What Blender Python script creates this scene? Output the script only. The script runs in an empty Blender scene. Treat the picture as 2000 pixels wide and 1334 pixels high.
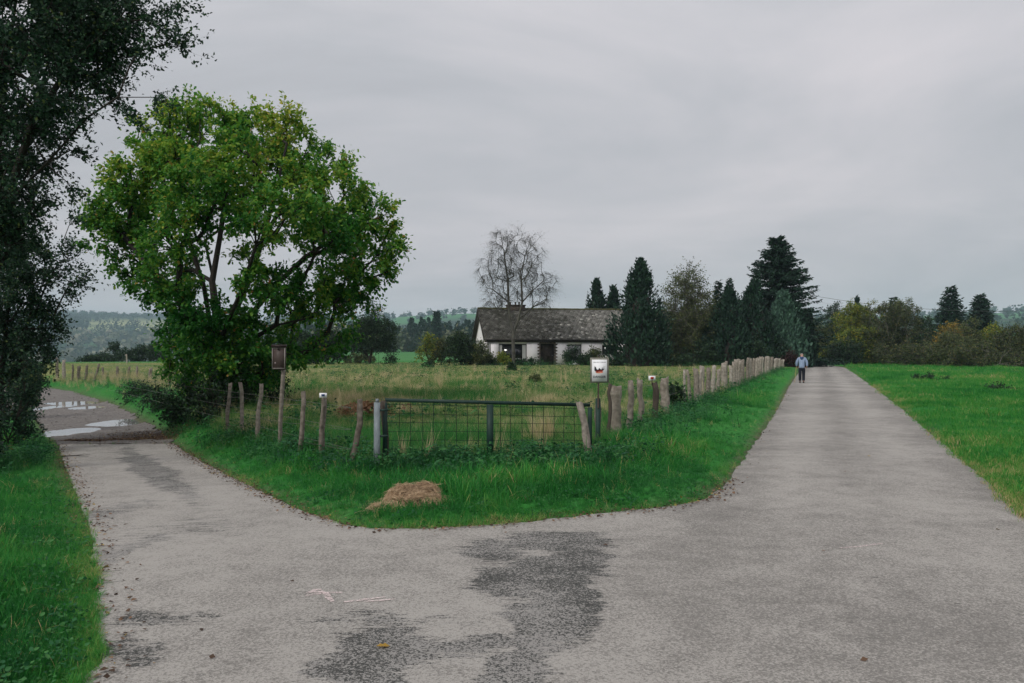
import bpy, math
import numpy as np
from mathutils import Vector, Matrix, geometry
rng = np.random.default_rng(7)
sc = bpy.context.scene
COL = sc.collection
# ------------------------------------------------------------------ camera
CAMH, FPX, CX, HY = 1.7, 1556.0, 1000.0, 686.0
cam = bpy.data.cameras.new("camera"); cam_o = bpy.data.objects.new("camera", cam); COL.objects.link(cam_o)
cam.sensor_width = 36.0; cam.lens = 36.0 * FPX / 2000.0
cam.shift_y = (HY - 667.0) / 2000.0
cam.clip_start = 0.1; cam.clip_end = 20000
cam_o.location = (0, 0, CAMH); cam_o.rotation_euler = (math.pi / 2, 0, 0)
sc.camera = cam_o
# ------------------------------------------------------------------ light
sc.view_settings.view_transform = 'Standard'; sc.view_settings.look = 'None'
sc.view_settings.exposure = 0.32; sc.view_settings.gamma = 1.0
sc.cycles.max_bounces = 4; sc.cycles.diffuse_bounces = 2; sc.cycles.transparent_max_bounces = 8
sc.cycles.volume_bounces = 1; sc.cycles.use_adaptive_sampling = True; sc.cycles.adaptive_threshold = 0.02
SUN_TO = Vector((-0.55, -0.72, 0.76)).normalized()
W = bpy.data.worlds.new("World"); sc.world = W; W.use_nodes = True
def build_world():
    nt = W.node_tree; nt.nodes.clear(); N = nt.nodes.new; L = nt.links.new
    out = N('ShaderNodeOutputWorld'); tc = N('ShaderNodeTexCoord')
    sky = N('ShaderNodeTexSky'); sky.sky_type = 'NISHITA'; sky.sun_disc = False
    sky.sun_elevation = math.asin(SUN_TO.z); sky.sun_rotation = math.atan2(SUN_TO.x, SUN_TO.y)
    b1 = N('ShaderNodeBackground'); b1.inputs[1].default_value = 0.07; L(sky.outputs[0], b1.inputs[0])
    sep = N('ShaderNodeSeparateXYZ'); L(tc.outputs['Generated'], sep.inputs[0])
    # cloud sheet: direction projected to a flat layer
    zc = N('ShaderNodeMath'); zc.operation = 'MAXIMUM'; L(sep.outputs[2], zc.inputs[0]); zc.inputs[1].default_value = 0.0
    za = N('ShaderNodeMath'); za.operation = 'ADD'; L(zc.outputs[0], za.inputs[0]); za.inputs[1].default_value = 0.16
    dx = N('ShaderNodeMath'); dx.operation = 'DIVIDE'; L(sep.outputs[0], dx.inputs[0]); L(za.outputs[0], dx.inputs[1])
    dy = N('ShaderNodeMath'); dy.operation = 'DIVIDE'; L(sep.outputs[1], dy.inputs[0]); L(za.outputs[0], dy.inputs[1])
    cb = N('ShaderNodeCombineXYZ'); L(dx.outputs[0], cb.inputs[0]); L(dy.outputs[0], cb.inputs[1])
    n1 = N('ShaderNodeTexNoise'); n1.inputs['Scale'].default_value = 0.9; n1.inputs['Detail'].default_value = 10
    n1.inputs['Roughness'].default_value = 0.56; n1.inputs['Distortion'].default_value = 0.6
    mp = N('ShaderNodeMapping'); mp.inputs['Location'].default_value = (3.3, 1.9, 0); mp.inputs['Scale'].default_value = (0.8, 1.0, 1)
    L(cb.outputs[0], mp.inputs[0]); L(mp.outputs[0], n1.inputs['Vector'])
    rp = N('ShaderNodeMapRange'); L(n1.outputs[0], rp.inputs[0])
    rp.inputs[1].default_value = 0.3; rp.inputs[2].default_value = 0.7; rp.inputs[3].default_value = 0.84; rp.inputs[4].default_value = 1.15
    gr = N('ShaderNodeMath'); gr.operation = 'MULTIPLY_ADD'; L(zc.outputs[0], gr.inputs[0]); gr.inputs[1].default_value = 0.34; gr.inputs[2].default_value = 0.40
    ml = N('ShaderNodeMath'); ml.operation = 'MULTIPLY'; L(gr.outputs[0], ml.inputs[0]); L(rp.outputs[0], ml.inputs[1])
    cm = N('ShaderNodeMix'); cm.data_type = 'RGBA'; L(rp.outputs[0], cm.inputs[0])
    mr2 = N('ShaderNodeMapRange'); L(n1.outputs[0], mr2.inputs[0]); mr2.inputs[1].default_value = 0.35; mr2.inputs[2].default_value = 0.65
    L(mr2.outputs[0], cm.inputs[0])
    cm.inputs[6].default_value = (0.96, 0.965, 1.025, 1); cm.inputs[7].default_value = (1.02, 0.97, 1.01, 1)
    b2 = N('ShaderNodeBackground'); L(cm.outputs[2], b2.inputs[0]); L(ml.outputs[0], b2.inputs[1])
    mx = N('ShaderNodeMixShader'); mx.inputs[0].default_value = 0.96
    L(b1.outputs[0], mx.inputs[1]); L(b2.outputs[0], mx.inputs[2]); L(mx.outputs[0], out.inputs[0])
build_world()
sun = bpy.data.lights.new("sun", 'SUN'); sun.energy = 1.45; sun.angle = math.radians(14); sun.color = (1.0, 0.96, 0.9)
sun_o = bpy.data.objects.new("sun", sun); COL.objects.link(sun_o)
sun_o.rotation_euler = (-SUN_TO).to_track_quat('-Z', 'Y').to_euler(); sun_o.location = (-30, -10, 40)

# ------------------------------------------------------------------ helpers
def sst(a, b, x):
    t = np.clip((np.asarray(x, float) - a) / (b - a), 0, 1); return t * t * (3 - 2 * t)
def vnoise(x, y, s=1.0, seed=0):
    x = np.asarray(x, float) * s; y = np.asarray(y, float) * s; o = 0; a = 1.0; t = 0
    r = np.random.default_rng(seed + 101)
    for k in range(5):
        for j in range(3):
            th = r.uniform(0, 6.28); ph = r.uniform(0, 6.28); f = (1.9 ** k) * r.uniform(0.8, 1.25)
            o = o + a * np.sin(f * (x * math.cos(th) + y * math.sin(th)) + ph + 1.3 * np.sin(0.7 * f * (y * math.cos(th) - x * math.sin(th)) + ph * 2)); t += a * 0.5
        a *= 0.6
    return o / t            # about -1..1
P0 = np.array([-2.0, 5.5]); U = np.array([-0.53, 0.848]); V = np.array([0.848, 0.53])
def base(x, y):
    """smooth terrain without the small bumps"""
    x = np.asarray(x, float); y = np.asarray(y, float)
    d = (x - P0[0]) * U[0] + (y - P0[1]) * U[1]; v = (x - P0[0]) * V[0] + (y - P0[1]) * V[1]
    w = (1 - sst(2.0, 4.0, v)) * (1 - sst(60, 110, d))
    z = -0.04 * (np.clip(d, 0, 13.2) + .25 * np.clip(d - 13.2, 0, 30)) * w * sst(0, 4, d)
    left_of = 1 - sst(-6, -1, x - (0.39 * y - 3.85))
    z = z + 0.25 * sst(35, 75, y) * left_of
    r = np.hypot(x, y); az = np.where(y > 1, CX + FPX * x / np.maximum(y, 1), np.where(x > 0, 9000, -9000))
    wl = 1 - sst(330, 620, az); wl = np.where((y <= 1) & (x > 0), 0, wl)
    if not np.any(r > 85): return z
    bump = 1 + 0.22 * vnoise(x, y, 0.0022, 5) if np.any(r > 420) else 1.0
    zl = -62 * sst(115, 650, r) + 158 * sst(850, 2900, r) * bump
    zc = 0.95 * sst(95, 380, r) + 100 * sst(450, 2600, r) * bump
    return z + wl * zl + (1 - wl) * zc
def ray(px, py, Z):
    return np.array([(px - CX) / FPX * Z, Z, CAMH - (py - HY) / FPX * Z])
def G(px, py, zmax=900):
    """ground point seen at a photo pixel (arrays welcome)"""
    px = np.atleast_1d(np.asarray(px, float)); py = np.atleast_1d(np.asarray(py, float))
    lo = np.full(px.shape, 1.0); hi = np.full(px.shape, np.nan)
    Zs = np.concatenate([np.arange(2, 30, 0.4), np.geomspace(30, zmax, 90)])
    done = np.zeros(px.shape, bool); prev = np.full(px.shape, 1.5)
    for Z in Zs:
        f = CAMH - (py - HY) / FPX * Z - base((px - CX) / FPX * Z, np.full(px.shape, Z))
        hit = (~done) & (f <= 0); lo[hit] = prev[hit]; hi[hit] = Z; done |= hit; prev[:] = Z
    hi = np.where(done, hi, zmax); lo = np.where(done, lo, zmax - 1)
    for _ in range(18):
        m = (lo + hi) / 2; f = CAMH - (py - HY) / FPX * m - base((px - CX) / FPX * m, m)
        lo = np.where(f > 0, m, lo); hi = np.where(f > 0, hi, m)
    Z = (lo + hi) / 2; x = (px - CX) / FPX * Z
    return np.stack([x, Z, base(x, Z)], -1), done
def G1(px, py): return G(px, py, 140)[0][0]
def at(px, Z):
    x = (px - CX) / FPX * Z; return np.array([x, Z, float(base(x, Z))])

def mesh_np(name, v, f, mat=None, attrs=None, smooth=False):
    """f: list of int arrays (n,3)/(n,4)"""
    v = np.asarray(v, np.float32); fl = [np.asarray(a, np.int32) for a in (f if isinstance(f, list) else [f]) if len(a)]
    me = bpy.data.meshes.new(name); me.vertices.add(len(v)); me.vertices.foreach_set('co', v.ravel())
    nl = sum(a.size for a in fl); npl = sum(len(a) for a in fl)
    me.loops.add(nl); me.polygons.add(npl)
    me.loops.foreach_set('vertex_index', np.concatenate([a.ravel() for a in fl]))
    tot = np.concatenate([np.full(len(a), a.shape[1]) for a in fl]); st = np.concatenate([[0], np.cumsum(tot)[:-1]])
    me.polygons.foreach_set('loop_start', st.astype(np.int32))
    if smooth: me.polygons.foreach_set('use_smooth', np.ones(npl, bool))
    for k, a in (attrs or {}).items():
        a = np.asarray(a, np.float32)
        if a.ndim == 1:
            at_ = me.attributes.new(k, 'FLOAT', 'POINT'); at_.data.foreach_set('value', a)
        else:
            at_ = me.attributes.new(k, 'FLOAT_COLOR', 'POINT'); at_.data.foreach_set('color', np.c_[a, np.ones(len(a))].astype(np.float32).ravel())
    me.update(calc_edges=True)
    if mat: me.materials.append(mat)
    return me
def link(name, me, parent=None, loc=None):
    o = bpy.data.objects.new(name, me); COL.objects.link(o)
    if parent: o.parent = parent
    if loc is not None: o.location = loc
    return o
def tag(o, label=None, cat=None, group=None, kind=None):
    if label: o['label'] = label
    if cat: o['category'] = cat
    if group: o['group'] = group
    if kind: o['kind'] = kind
    return o
def thing(name, label, cat, loc, group=None, rz=0):
    o = bpy.data.objects.new(name, None); COL.objects.link(o); o.location = loc; o.rotation_euler = (0, 0, rz); o.empty_display_size = 0.2
    return tag(o, label, cat, group)
class MB:
    def __init__(s): s.v = []; s.f3 = []; s.f4 = []; s.n = 0; s.t = []
    def add(s, v, f, tint=0.5):
        v = np.asarray(v, float); f = np.asarray(f, int)
        if not len(v): return
        (s.f3 if f.shape[1] == 3 else s.f4).append(f + s.n); s.v.append(v); s.n += len(v)
        s.t.append(np.full(len(v), tint) if np.isscalar(tint) else np.asarray(tint))
    def box(s, a, b, tint=0.5):
        (x0, y0, z0), (x1, y1, z1) = a, b
        v = [(x0,y0,z0),(x1,y0,z0),(x1,y1,z0),(x0,y1,z0),(x0,y0,z1),(x1,y0,z1),(x1,y1,z1),(x0,y1,z1)]
        s.add(v, [(0,3,2,1),(4,5,6,7),(0,1,5,4),(1,2,6,5),(2,3,7,6),(3,0,4,7)], tint)
    def beam(s, a, b, w, h=None, up=(0, 0, 1), tint=0.5):
        a = np.array(a, float); b = np.array(b, float); d = b - a; d /= np.linalg.norm(d)
        sd = np.cross(d, up)
        if np.linalg.norm(sd) < 1e-4: sd = np.cross(d, (1, 0, 0))
        sd /= np.linalg.norm(sd); u = np.cross(sd, d); h = h or w
        c = [a + sd*i*w/2 + u*j*h/2 for i, j in ((-1,-1),(1,-1),(1,1),(-1,1))] + [b + sd*i*w/2 + u*j*h/2 for i, j in ((-1,-1),(1,-1),(1,1),(-1,1))]
        s.add(c, [(3,2,1,0),(4,5,6,7),(0,1,5,4),(1,2,6,5),(2,3,7,6),(3,0,4,7)], tint)
    def tube(s, pts, rad, sides=6, cap=True, tint=0.5):
        pts = np.asarray(pts, float); n = len(pts); rad = np.broadcast_to(np.asarray(rad, float), (n,))
        d = np.gradient(pts, axis=0); d /= np.linalg.norm(d, axis=1)[:, None] + 1e-9
        ref = np.array([0.31, 0.77, 0.55]); ref = np.where(abs(d @ ref)[:, None] > 0.95, np.array([1.0, 0, 0]), ref)
        a = np.cross(d, ref); a /= np.linalg.norm(a, axis=1)[:, None] + 1e-9; b = np.cross(d, a)
        th = np.arange(sides) * 2 * math.pi / sides
        v = pts[:, None] + rad[:, None, None] * (np.cos(th)[None, :, None] * a[:, None] + np.sin(th)[None, :, None] * b[:, None])
        i = np.arange(n - 1)[:, None] * sides; j = np.arange(sides)[None]; k = (j + 1) % sides
        f = np.stack([i + j, i + k, i + sides + k, i + sides + j], -1).reshape(-1, 4)
        v = v.reshape(-1, 3); base_n = s.n
        s.add(v, f, tint)
        if cap:
            c = np.vstack([v[-sides:], pts[-1] + d[-1] * rad[-1] * 0.2]); s.add(c, [(q, (q + 1) % sides, sides) for q in range(sides)], tint)
    def build(s, name, mat, parent=None, smooth=False, loc=None):
        v = np.concatenate(s.v); fs = []
        if s.f3: fs.append(np.concatenate(s.f3))
        if s.f4: fs.append(np.concatenate(s.f4))
        return link(name, mesh_np(name, v, fs, mat, {'tint': np.concatenate(s.t)}, smooth), parent, loc)

# ------------------------------------------------------------------ materials
def mat_new(name):
    m = bpy.data.materials.new(name); m.use_nodes = True; nt = m.node_tree; nt.nodes.clear()
    out = nt.nodes.new('ShaderNodeOutputMaterial'); return m, nt, nt.nodes.new, nt.links.new, out
def ramp(nt, stops):
    r = nt.nodes.new('ShaderNodeValToRGB'); e = r.color_ramp.elements
    while len(e) < len(stops): e.new(0.5)
    for k, (p, c) in enumerate(stops): e[k].position = p; e[k].color = (*c, 1)
    return r
def M_plain(name, col, rough=0.7, var=0.25, scale=6.0, bump=0.0, bscale=40.0, metal=0.0, stretch=(1, 1, 1), spec=0.3):
    m, nt, N, L, out = mat_new(name)
    p = N('ShaderNodeBsdfPrincipled'); p.inputs['Roughness'].default_value = rough; p.inputs['Metallic'].default_value = metal
    p.inputs['Specular IOR Level'].default_value = spec
    tc = N('ShaderNodeTexCoord'); mp = N('ShaderNodeMapping'); mp.inputs['Scale'].default_value = stretch; L(tc.outputs['Object'], mp.inputs[0])
    n = N('ShaderNodeTexNoise'); n.inputs['Scale'].default_value = scale; n.inputs['Detail'].default_value = 6; n.inputs['Roughness'].default_value = 0.65; L(mp.outputs[0], n.inputs['Vector'])
    c = np.array(col); r = ramp(nt, [(0.3, tuple(c * (1 - var))), (0.7, tuple(np.minimum(c * (1 + var), 1)))]); L(n.outputs[0], r.inputs[0]); L(r.outputs[0], p.inputs['Base Color'])
    if bump:
        n2 = N('ShaderNodeTexNoise'); n2.inputs['Scale'].default_value = bscale; n2.inputs['Detail'].default_value = 4; L(mp.outputs[0], n2.inputs['Vector'])
        b = N('ShaderNodeBump'); b.inputs['Strength'].default_value = bump; b.inputs['Distance'].default_value = 0.02; L(n2.outputs[0], b.inputs['Height']); L(b.outputs[0], p.inputs['Normal'])
    L(p.outputs[0], out.inputs[0]); return m
def M_leaf(name, stops, transl=0.3, inst=False, rough=0.6, pos_noise=0.0):
    m, nt, N, L, out = mat_new(name)
    a = N('ShaderNodeAttribute'); a.attribute_name = 'tint'; a.attribute_type = 'INSTANCER' if inst else 'GEOMETRY'
    r = ramp(nt, stops); src = a.outputs['Fac']
    if inst:        # add a little blade-to-blade change
        g = N('ShaderNodeAttribute'); g.attribute_name = 'tint'; g.attribute_type = 'GEOMETRY'
        ad = N('ShaderNodeMath'); ad.operation = 'MULTIPLY_ADD'; L(g.outputs['Fac'], ad.inputs[0]); ad.inputs[1].default_value = 0.3; L(src, ad.inputs[2])
        sb = N('ShaderNodeMath'); sb.operation = 'SUBTRACT'; L(ad.outputs[0], sb.inputs[0]); sb.inputs[1].default_value = 0.15; src = sb.outputs[0]
    L(src, r.inputs[0])
    p = N('ShaderNodeBsdfPrincipled'); p.inputs['Roughness'].default_value = rough; p.inputs['Specular IOR Level'].default_value = 0.25; L(r.outputs[0], p.inputs['Base Color'])
    t = N('ShaderNodeBsdfTranslucent'); L(r.outputs[0], t.inputs[0]); mx = N('ShaderNodeMixShader'); mx.inputs[0].default_value = transl
    L(p.outputs[0], mx.inputs[1]); L(t.outputs[0], mx.inputs[2]); L(mx.outputs[0], out.inputs[0]); return m
def M_tint(name, stops, rough=0.8, scale=20, nv=0.3, bump=0.3):
    """colour from the per-piece tint, broken up by noise"""
    m, nt, N, L, out = mat_new(name)
    a = N('ShaderNodeAttribute'); a.attribute_name = 'tint'; tc = N('ShaderNodeTexCoord')
    n = N('ShaderNodeTexNoise'); n.inputs['Scale'].default_value = scale; n.inputs['Detail'].default_value = 5; L(tc.outputs['Object'], n.inputs['Vector'])
    ad = N('ShaderNodeMath'); ad.operation = 'MULTIPLY_ADD'; L(n.outputs[0], ad.inputs[0]); ad.inputs[1].default_value = nv; L(a.outputs['Fac'], ad.inputs[2])
    sb = N('ShaderNodeMath'); sb.operation = 'SUBTRACT'; L(ad.outputs[0], sb.inputs[0]); sb.inputs[1].default_value = nv / 2
    r = ramp(nt, stops); L(sb.outputs[0], r.inputs[0]); p = N('ShaderNodeBsdfPrincipled'); p.inputs['Roughness'].default_value = rough; L(r.outputs[0], p.inputs['Base Color'])
    p.inputs['Specular IOR Level'].default_value = 0.25
    b = N('ShaderNodeBump'); b.inputs['Strength'].default_value = bump; b.inputs['Distance'].default_value = 0.02; L(n.outputs[0], b.inputs['Height']); L(b.outputs[0], p.inputs['Normal'])
    L(p.outputs[0], out.inputs[0]); return m

# ------------------------------------------------------------------ plan of the roads (photo pixels -> ground)
def gl(pts): return [tuple(G1(*p)[:2]) for p in pts]
edge_mid = gl([(338,866),(365,884),(400,905),(440,926),(480,945),(560,985),(640,1015),(690,1028),(740,1033),(860,1032),(1000,1022),(1150,1005),(1300,990),(1370,978),(1400,962),(1425,936),(1447,905),(1480,858),(1500,830),(1525,790)])
edge_mid += [(0.378*Z-1.15, Z) for Z in (36, 46, 56, 66, 76)] + [(30.9, 86), (32.0, 93), (30, 100), (24, 105), (8, 112)]
edge_right = [(0.404*Z+2.0, Z) for Z in (0, 4, 8.4, 13, 18.4, 26)] + [(0.39*Z+2.4, Z) for Z in (34, 44, 56, 68, 78)] + [(35.6, 86), (37.6, 94), (37.5, 102), (33, 109), (25, 111.5), (8, 117)]
edge_left = gl([(115,868),(125,900),(140,940),(160,990),(182,1040),(188,1110),(190,1200),(196,1334)])
edge_left += [(-2.2, 2), (-2.3, -1), (-2.4, -14)]
asph = edge_mid + edge_right[::-1] + [(1.9, -5), (1.8, -14)] + edge_left[::-1]
tr_r = gl([(338,866),(310,842),(288,826),(258,808),(205,783),(150,766),(86,757)])
tr_l = gl([(115,868),(96,852),(84,838),(70,815)])
tr_l = tr_l + [(tr_r[-1][0]-9.0, tr_r[-1][1]-9.5), (tr_r[-1][0]-30, tr_r[-1][1]+5)]
track = tr_r + [(tr_r[-1][0]-12, tr_r[-1][1]+7), (tr_r[-1][0]-30, tr_r[-1][1]+9)] + tr_l[::-1]
def densify(poly, step, jit, closed=True, seed=0):
    r = np.random.default_rng(seed); o = []
    n = len(poly)
    for i in range(n if closed else n - 1):
        a = np.array(poly[i]); b = np.array(poly[(i + 1) % n]); m = max(1, int(np.linalg.norm(b - a) / step))
        for k in range(m): o.append(a + (b - a) * k / m + r.normal(0, jit, 2))
    return np.array(o)
def chaikin(p, closed=False, it=1):
    p = np.array(p)
    for _ in range(it):
        a = p[:-1] * 0.75 + p[1:] * 0.25; b = p[:-1] * 0.25 + p[1:] * 0.75
        p = np.vstack([p[:1], np.stack([a, b], 1).reshape(-1, 2), p[-1:]])
    return p
asph = np.vstack([chaikin(edge_mid), chaikin(edge_right)[::-1], [(1.9, -5), (1.8, -14)], chaikin(edge_left)[::-1]])
asph_p = densify(asph, 0.22, 0.016, seed=1); track_p = densify(track, 0.3, 0.05, seed=2)
def inside(poly, x, y):
    poly = np.asarray(poly); r = np.zeros(np.shape(x), bool); j = len(poly) - 1
    for i in range(len(poly)):
        xi, yi = poly[i]; xj, yj = poly[j]
        if yi != yj:
            c = ((yi > y) != (yj > y)) & (x < (xj - xi) * (y - yi) / (yj - yi) + xi); r ^= c
        j = i
    return r
def pdist(poly, x, y):
    poly = np.asarray(poly); d = np.full(np.shape(x), 1e9)
    for i in range(len(poly)):
        a = poly[i]; b = poly[(i + 1) % len(poly)]; e = b - a; l2 = e @ e + 1e-12
        t = np.clip(((x - a[0]) * e[0] + (y - a[1]) * e[1]) / l2, 0, 1)
        d = np.minimum(d, np.hypot(x - a[0] - t * e[0], y - a[1] - t * e[1]))
    return d
asph_s, track_s = asph, np.array(track)
def road_sd(x, y):
    """signed distance to the paved or gravelled surface, negative inside"""
    x = np.asarray(x, float); y = np.asarray(y, float)
    da = pdist(asph_s, x, y); dt = pdist(track_s, x, y)
    return np.minimum(np.where(inside(asph_s, x, y), -da, da), np.where(inside(track_s, x, y), -dt, dt))
# fence lines in plan
FENCE_L = [(-1.94, 11.4), (-3.4, 13.3), (-6.4, 18.0), (-9.2, 23.0), (-13.6, 33.0), (-20, 42.5), (-36, 63.0), (-60, 84)]
def fence_side(x, y):
    """True inside the enclosed meadow"""
    poly = np.array(FENCE_L + [(-60, 200), (60, 200), (34.5, 96), (27.5, 80), (2.0, 15.0), (1.25, 12.3)])
    return inside(poly, x, y)
def ground(x, y):
    x = np.asarray(x, float); y = np.asarray(y, float); shp = x.shape
    xf = x.ravel(); yf = y.ravel(); z = base(xf, yf)
    near = (np.hypot(xf, yf) < 135)
    sd = np.full(xf.shape, 50.0)
    if near.any(): sd[near] = road_sd(xf[near], yf[near])
    k = sst(0.05, 0.7, sd)
    z = z + np.where(sd < 0, -0.06, -0.03) + 0.075 * sst(-0.05, 0.45, sd) + 0.05 * k * (vnoise(xf, yf, 1.4, 3) + 0.6) * (1 - sst(60, 130, np.hypot(xf, yf)))
    # low bank under the fences and the wedge of verge
    z = z + 0.10 * np.exp(-((xf - (0.39 * yf - 3.4)) / 0.9) ** 2) * (yf > 13) * (yf < 80) * k
    return z.reshape(shp)

# ------------------------------------------------------------------ ground sheet
def axis(lo, hi, step, far_lo, far_hi, g=1.09):
    a = list(np.arange(lo, hi, step)); s = step; x = hi
    while x < far_hi: a.append(x); s *= g; x += s
    a.append(far_hi); s = step; x = lo; pre = []
    while x > far_lo: s *= g; x -= s; pre.append(max(x, far_lo))
    return np.array(sorted(set(pre + a)))
gx = axis(-20, 26, 0.3, -5200, 5200); gy = axis(-2, 42, 0.3, -400, 5200)
X, Y = np.meshgrid(gx, gy); Zg = ground(X, Y)
def zone_cols(x, y):
    r = np.hypot(x, y); n1 = vnoise(x, y, 0.35, 11) * 0.5 + 0.5; n2 = vnoise(x, y, 0.03, 12) * 0.5 + 0.5
    lawn = np.stack([0.022 + 0.025 * n1, 0.16 + 0.05 * n1, 0.028 + 0.01 * n1], -1)
    mead = np.stack([0.09 + 0.12 * n1, 0.15 + 0.06 * n1, 0.045 + 0.03 * n1], -1)
    far = np.stack([0.04 + 0.03 * n2, 0.17 + 0.03 * n2, 0.045 + 0.02 * n2], -1)
    wood = np.tile(np.array([0.03, 0.055, 0.03]), (*x.shape, 1))
    c = lawn.copy(); ins = fence_side(x, y) & (y < 96)
    c[ins] = mead[ins]
    # darker soil close to the tarmac
    sel = r < 120; sd = np.full(x.shape, 50.0); sd[sel] = road_sd(x[sel], y[sel])
    k = (1 - sst(0.0, 0.25, sd))[..., None]; c = c * (1 - k) + np.array([0.10, 0.085, 0.06]) * k
    az = np.where(y > 1, CX + FPX * x / np.maximum(y, 1), 0)
    k = sst(100, 130, r)[..., None]; c = c * (1 - k) + far * k
    k = (sst(0.45, 0.55, vnoise(x, y, 0.0035, 21) * 0.5 + 0.5) * sst(600, 900, r))[..., None]
    c = c * (1 - k) + wood * k
    # pale stubble fields on the far left hillside
    ang = HY - (base(x, y) - CAMH) / np.maximum(y, 1) * FPX
    k = ((az > 172) & (az < 700) & (ang > 629 + 3 * np.sin(az / 30)) & (ang < 646 + 3 * np.sin(az / 22)) & (r > 900) & (y > 1)) | ((az > 60) & (az < 175) & (ang > 684) & (ang < 694) & (r > 900) & (y > 1))
    c[k] = np.array([.34, .36, .17])
    return c
gcol = zone_cols(X.ravel(), Y.ravel())
ny, nx = X.shape; ii = np.arange(ny - 1)[:, None] * nx + np.arange(nx - 1)[None]
gf = np.stack([ii, ii + 1, ii + nx + 1, ii + nx], -1).reshape(-1, 4)
def M_ground():
    m, nt, N, L, out = mat_new('ground_turf')
    a = N('ShaderNodeAttribute'); a.attribute_name = 'gcol'; tc = N('ShaderNodeTexCoord')
    n = N('ShaderNodeTexNoise'); n.inputs['Scale'].default_value = 9; n.inputs['Detail'].default_value = 8; n.inputs['Roughness'].default_value = 0.75; L(tc.outputs['Object'], n.inputs['Vector'])
    mr = N('ShaderNodeMapRange'); mr.inputs[1].default_value = 0.3; mr.inputs[2].default_value = 0.7; mr.inputs[3].default_value = 0.55; mr.inputs[4].default_value = 1.35; L(n.outputs[0], mr.inputs[0])
    mu = N('ShaderNodeVectorMath'); mu.operation = 'SCALE'; L(a.outputs['Color'], mu.inputs[0]); L(mr.outputs[0], mu.inputs['Scale'])
    p = N('ShaderNodeBsdfPrincipled'); p.inputs['Roughness'].default_value = 0.95; p.inputs['Specular IOR Level'].default_value = 0.1; L(mu.outputs[0], p.inputs['Base Color'])
    b = N('ShaderNodeBump'); b.inputs['Strength'].default_value = 0.5; b.inputs['Distance'].default_value = 0.05; L(n.outputs[0], b.inputs['Height']); L(b.outputs[0], p.inputs['Normal'])
    L(p.outputs[0], out.inputs[0]); return m
g_o = link('ground', mesh_np('ground', np.stack([X.ravel(), Y.ravel(), Zg.ravel()], -1), gf, M_ground(), {'gcol': gcol}, True))
tag(g_o, kind='structure')

# ------------------------------------------------------------------ asphalt, gravel track, puddles
def sheet(name, poly, zfun, step, mat, thick=0.05, near_lim=30):
    poly = np.asarray(poly); lo = poly.min(0); hi = poly.max(0)
    xs = np.arange(lo[0], hi[0], step); ys = np.arange(lo[1], hi[1], step); a, b = np.meshgrid(xs, ys); a = a.ravel() + 0.013; b = b.ravel() + 0.017
    k = inside(poly, a, b); a, b = a[k], b[k]; k = pdist(poly, a, b) > step * 0.3; a, b = a[k], b[k]
    n = len(poly); vs = [Vector(p) for p in poly] + [Vector((p, q)) for p, q in zip(a, b)]
    v2, _, fs, *_ = geometry.delaunay_2d_cdt(vs, [(i, (i + 1) % n) for i in range(n)], [list(range(n))], 1, 1e-5)
    v2 = np.array([(p.x, p.y) for p in v2]); z = zfun(v2[:, 0], v2[:, 1]); v = np.c_[v2, z]
    tri = np.array([f for f in fs if len(f) == 3])
    # skirt
    m = MB(); m.add(v, tri)
    edges = {}
    for f in tri:
        for i in range(3):
            e = (f[i], f[(i + 1) % 3]); edges[e] = 1
    bd = np.array([e for e in edges if (e[1], e[0]) not in edges])
    top = v[bd]; low = top.copy(); low[..., 2] -= thick
    q = np.concatenate([top[:, 0], top[:, 1], low[:, 1], low[:, 0]]); k = len(bd); ar = np.arange(k)
    m.add(q, np.stack([ar + 3 * k, ar + 2 * k, ar + k, ar], -1))
    return m.build(name, mat)
STAINS = []   # x, y, rx, ry, angle, strength
def stain(px, py, wpx, hpx, ang=0.0, s=1.0):
    c = G1(px, py); l = G1(px - wpx / 2, py); r_ = G1(px + wpx / 2, py); t = G1(px, py - hpx / 2); b = G1(px, py + hpx / 2)
    STAINS.append((c[0], (t[1] + b[1]) / 2, abs(r_[0] - l[0]) / 2, abs(t[1] - b[1]) / 2, ang, s))
stain(1085, 1058, 250, 48); stain(960, 1075, 150, 50); stain(1130, 1095, 170, 60); stain(1080, 1110, 260, 60); stain(1000, 1140, 220, 70); stain(1110, 1165, 150, 110)
stain(1080, 1220, 210, 120); stain(1030, 1300, 190, 130); stain(1010, 1400, 200, 150)
stain(740, 1275, 240, 100); stain(690, 1310, 230, 70); stain(700, 1215, 260, 40, 0, .55); stain(900, 1265, 200, 60, 0, .75); stain(860, 1210, 180, 36, 0, .4)
stain(300, 1205, 240, 34, 0, .6); stain(270, 1275, 130, 70, 0, .7); stain(225, 1080, 110, 90, 0, .65); stain(330, 1040, 330, 70, 0, .35); stain(215, 1000, 130, 60, 0, .6)
_a, _b = G1(240, 868), G1(388, 990); _d = _b - _a
STAINS.append(((_a[0] + _b[0]) / 2, (_a[1] + _b[1]) / 2, np.hypot(_d[0], _d[1]) * .52, .36, -math.atan2(_d[1], _d[0]), .95))
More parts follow.
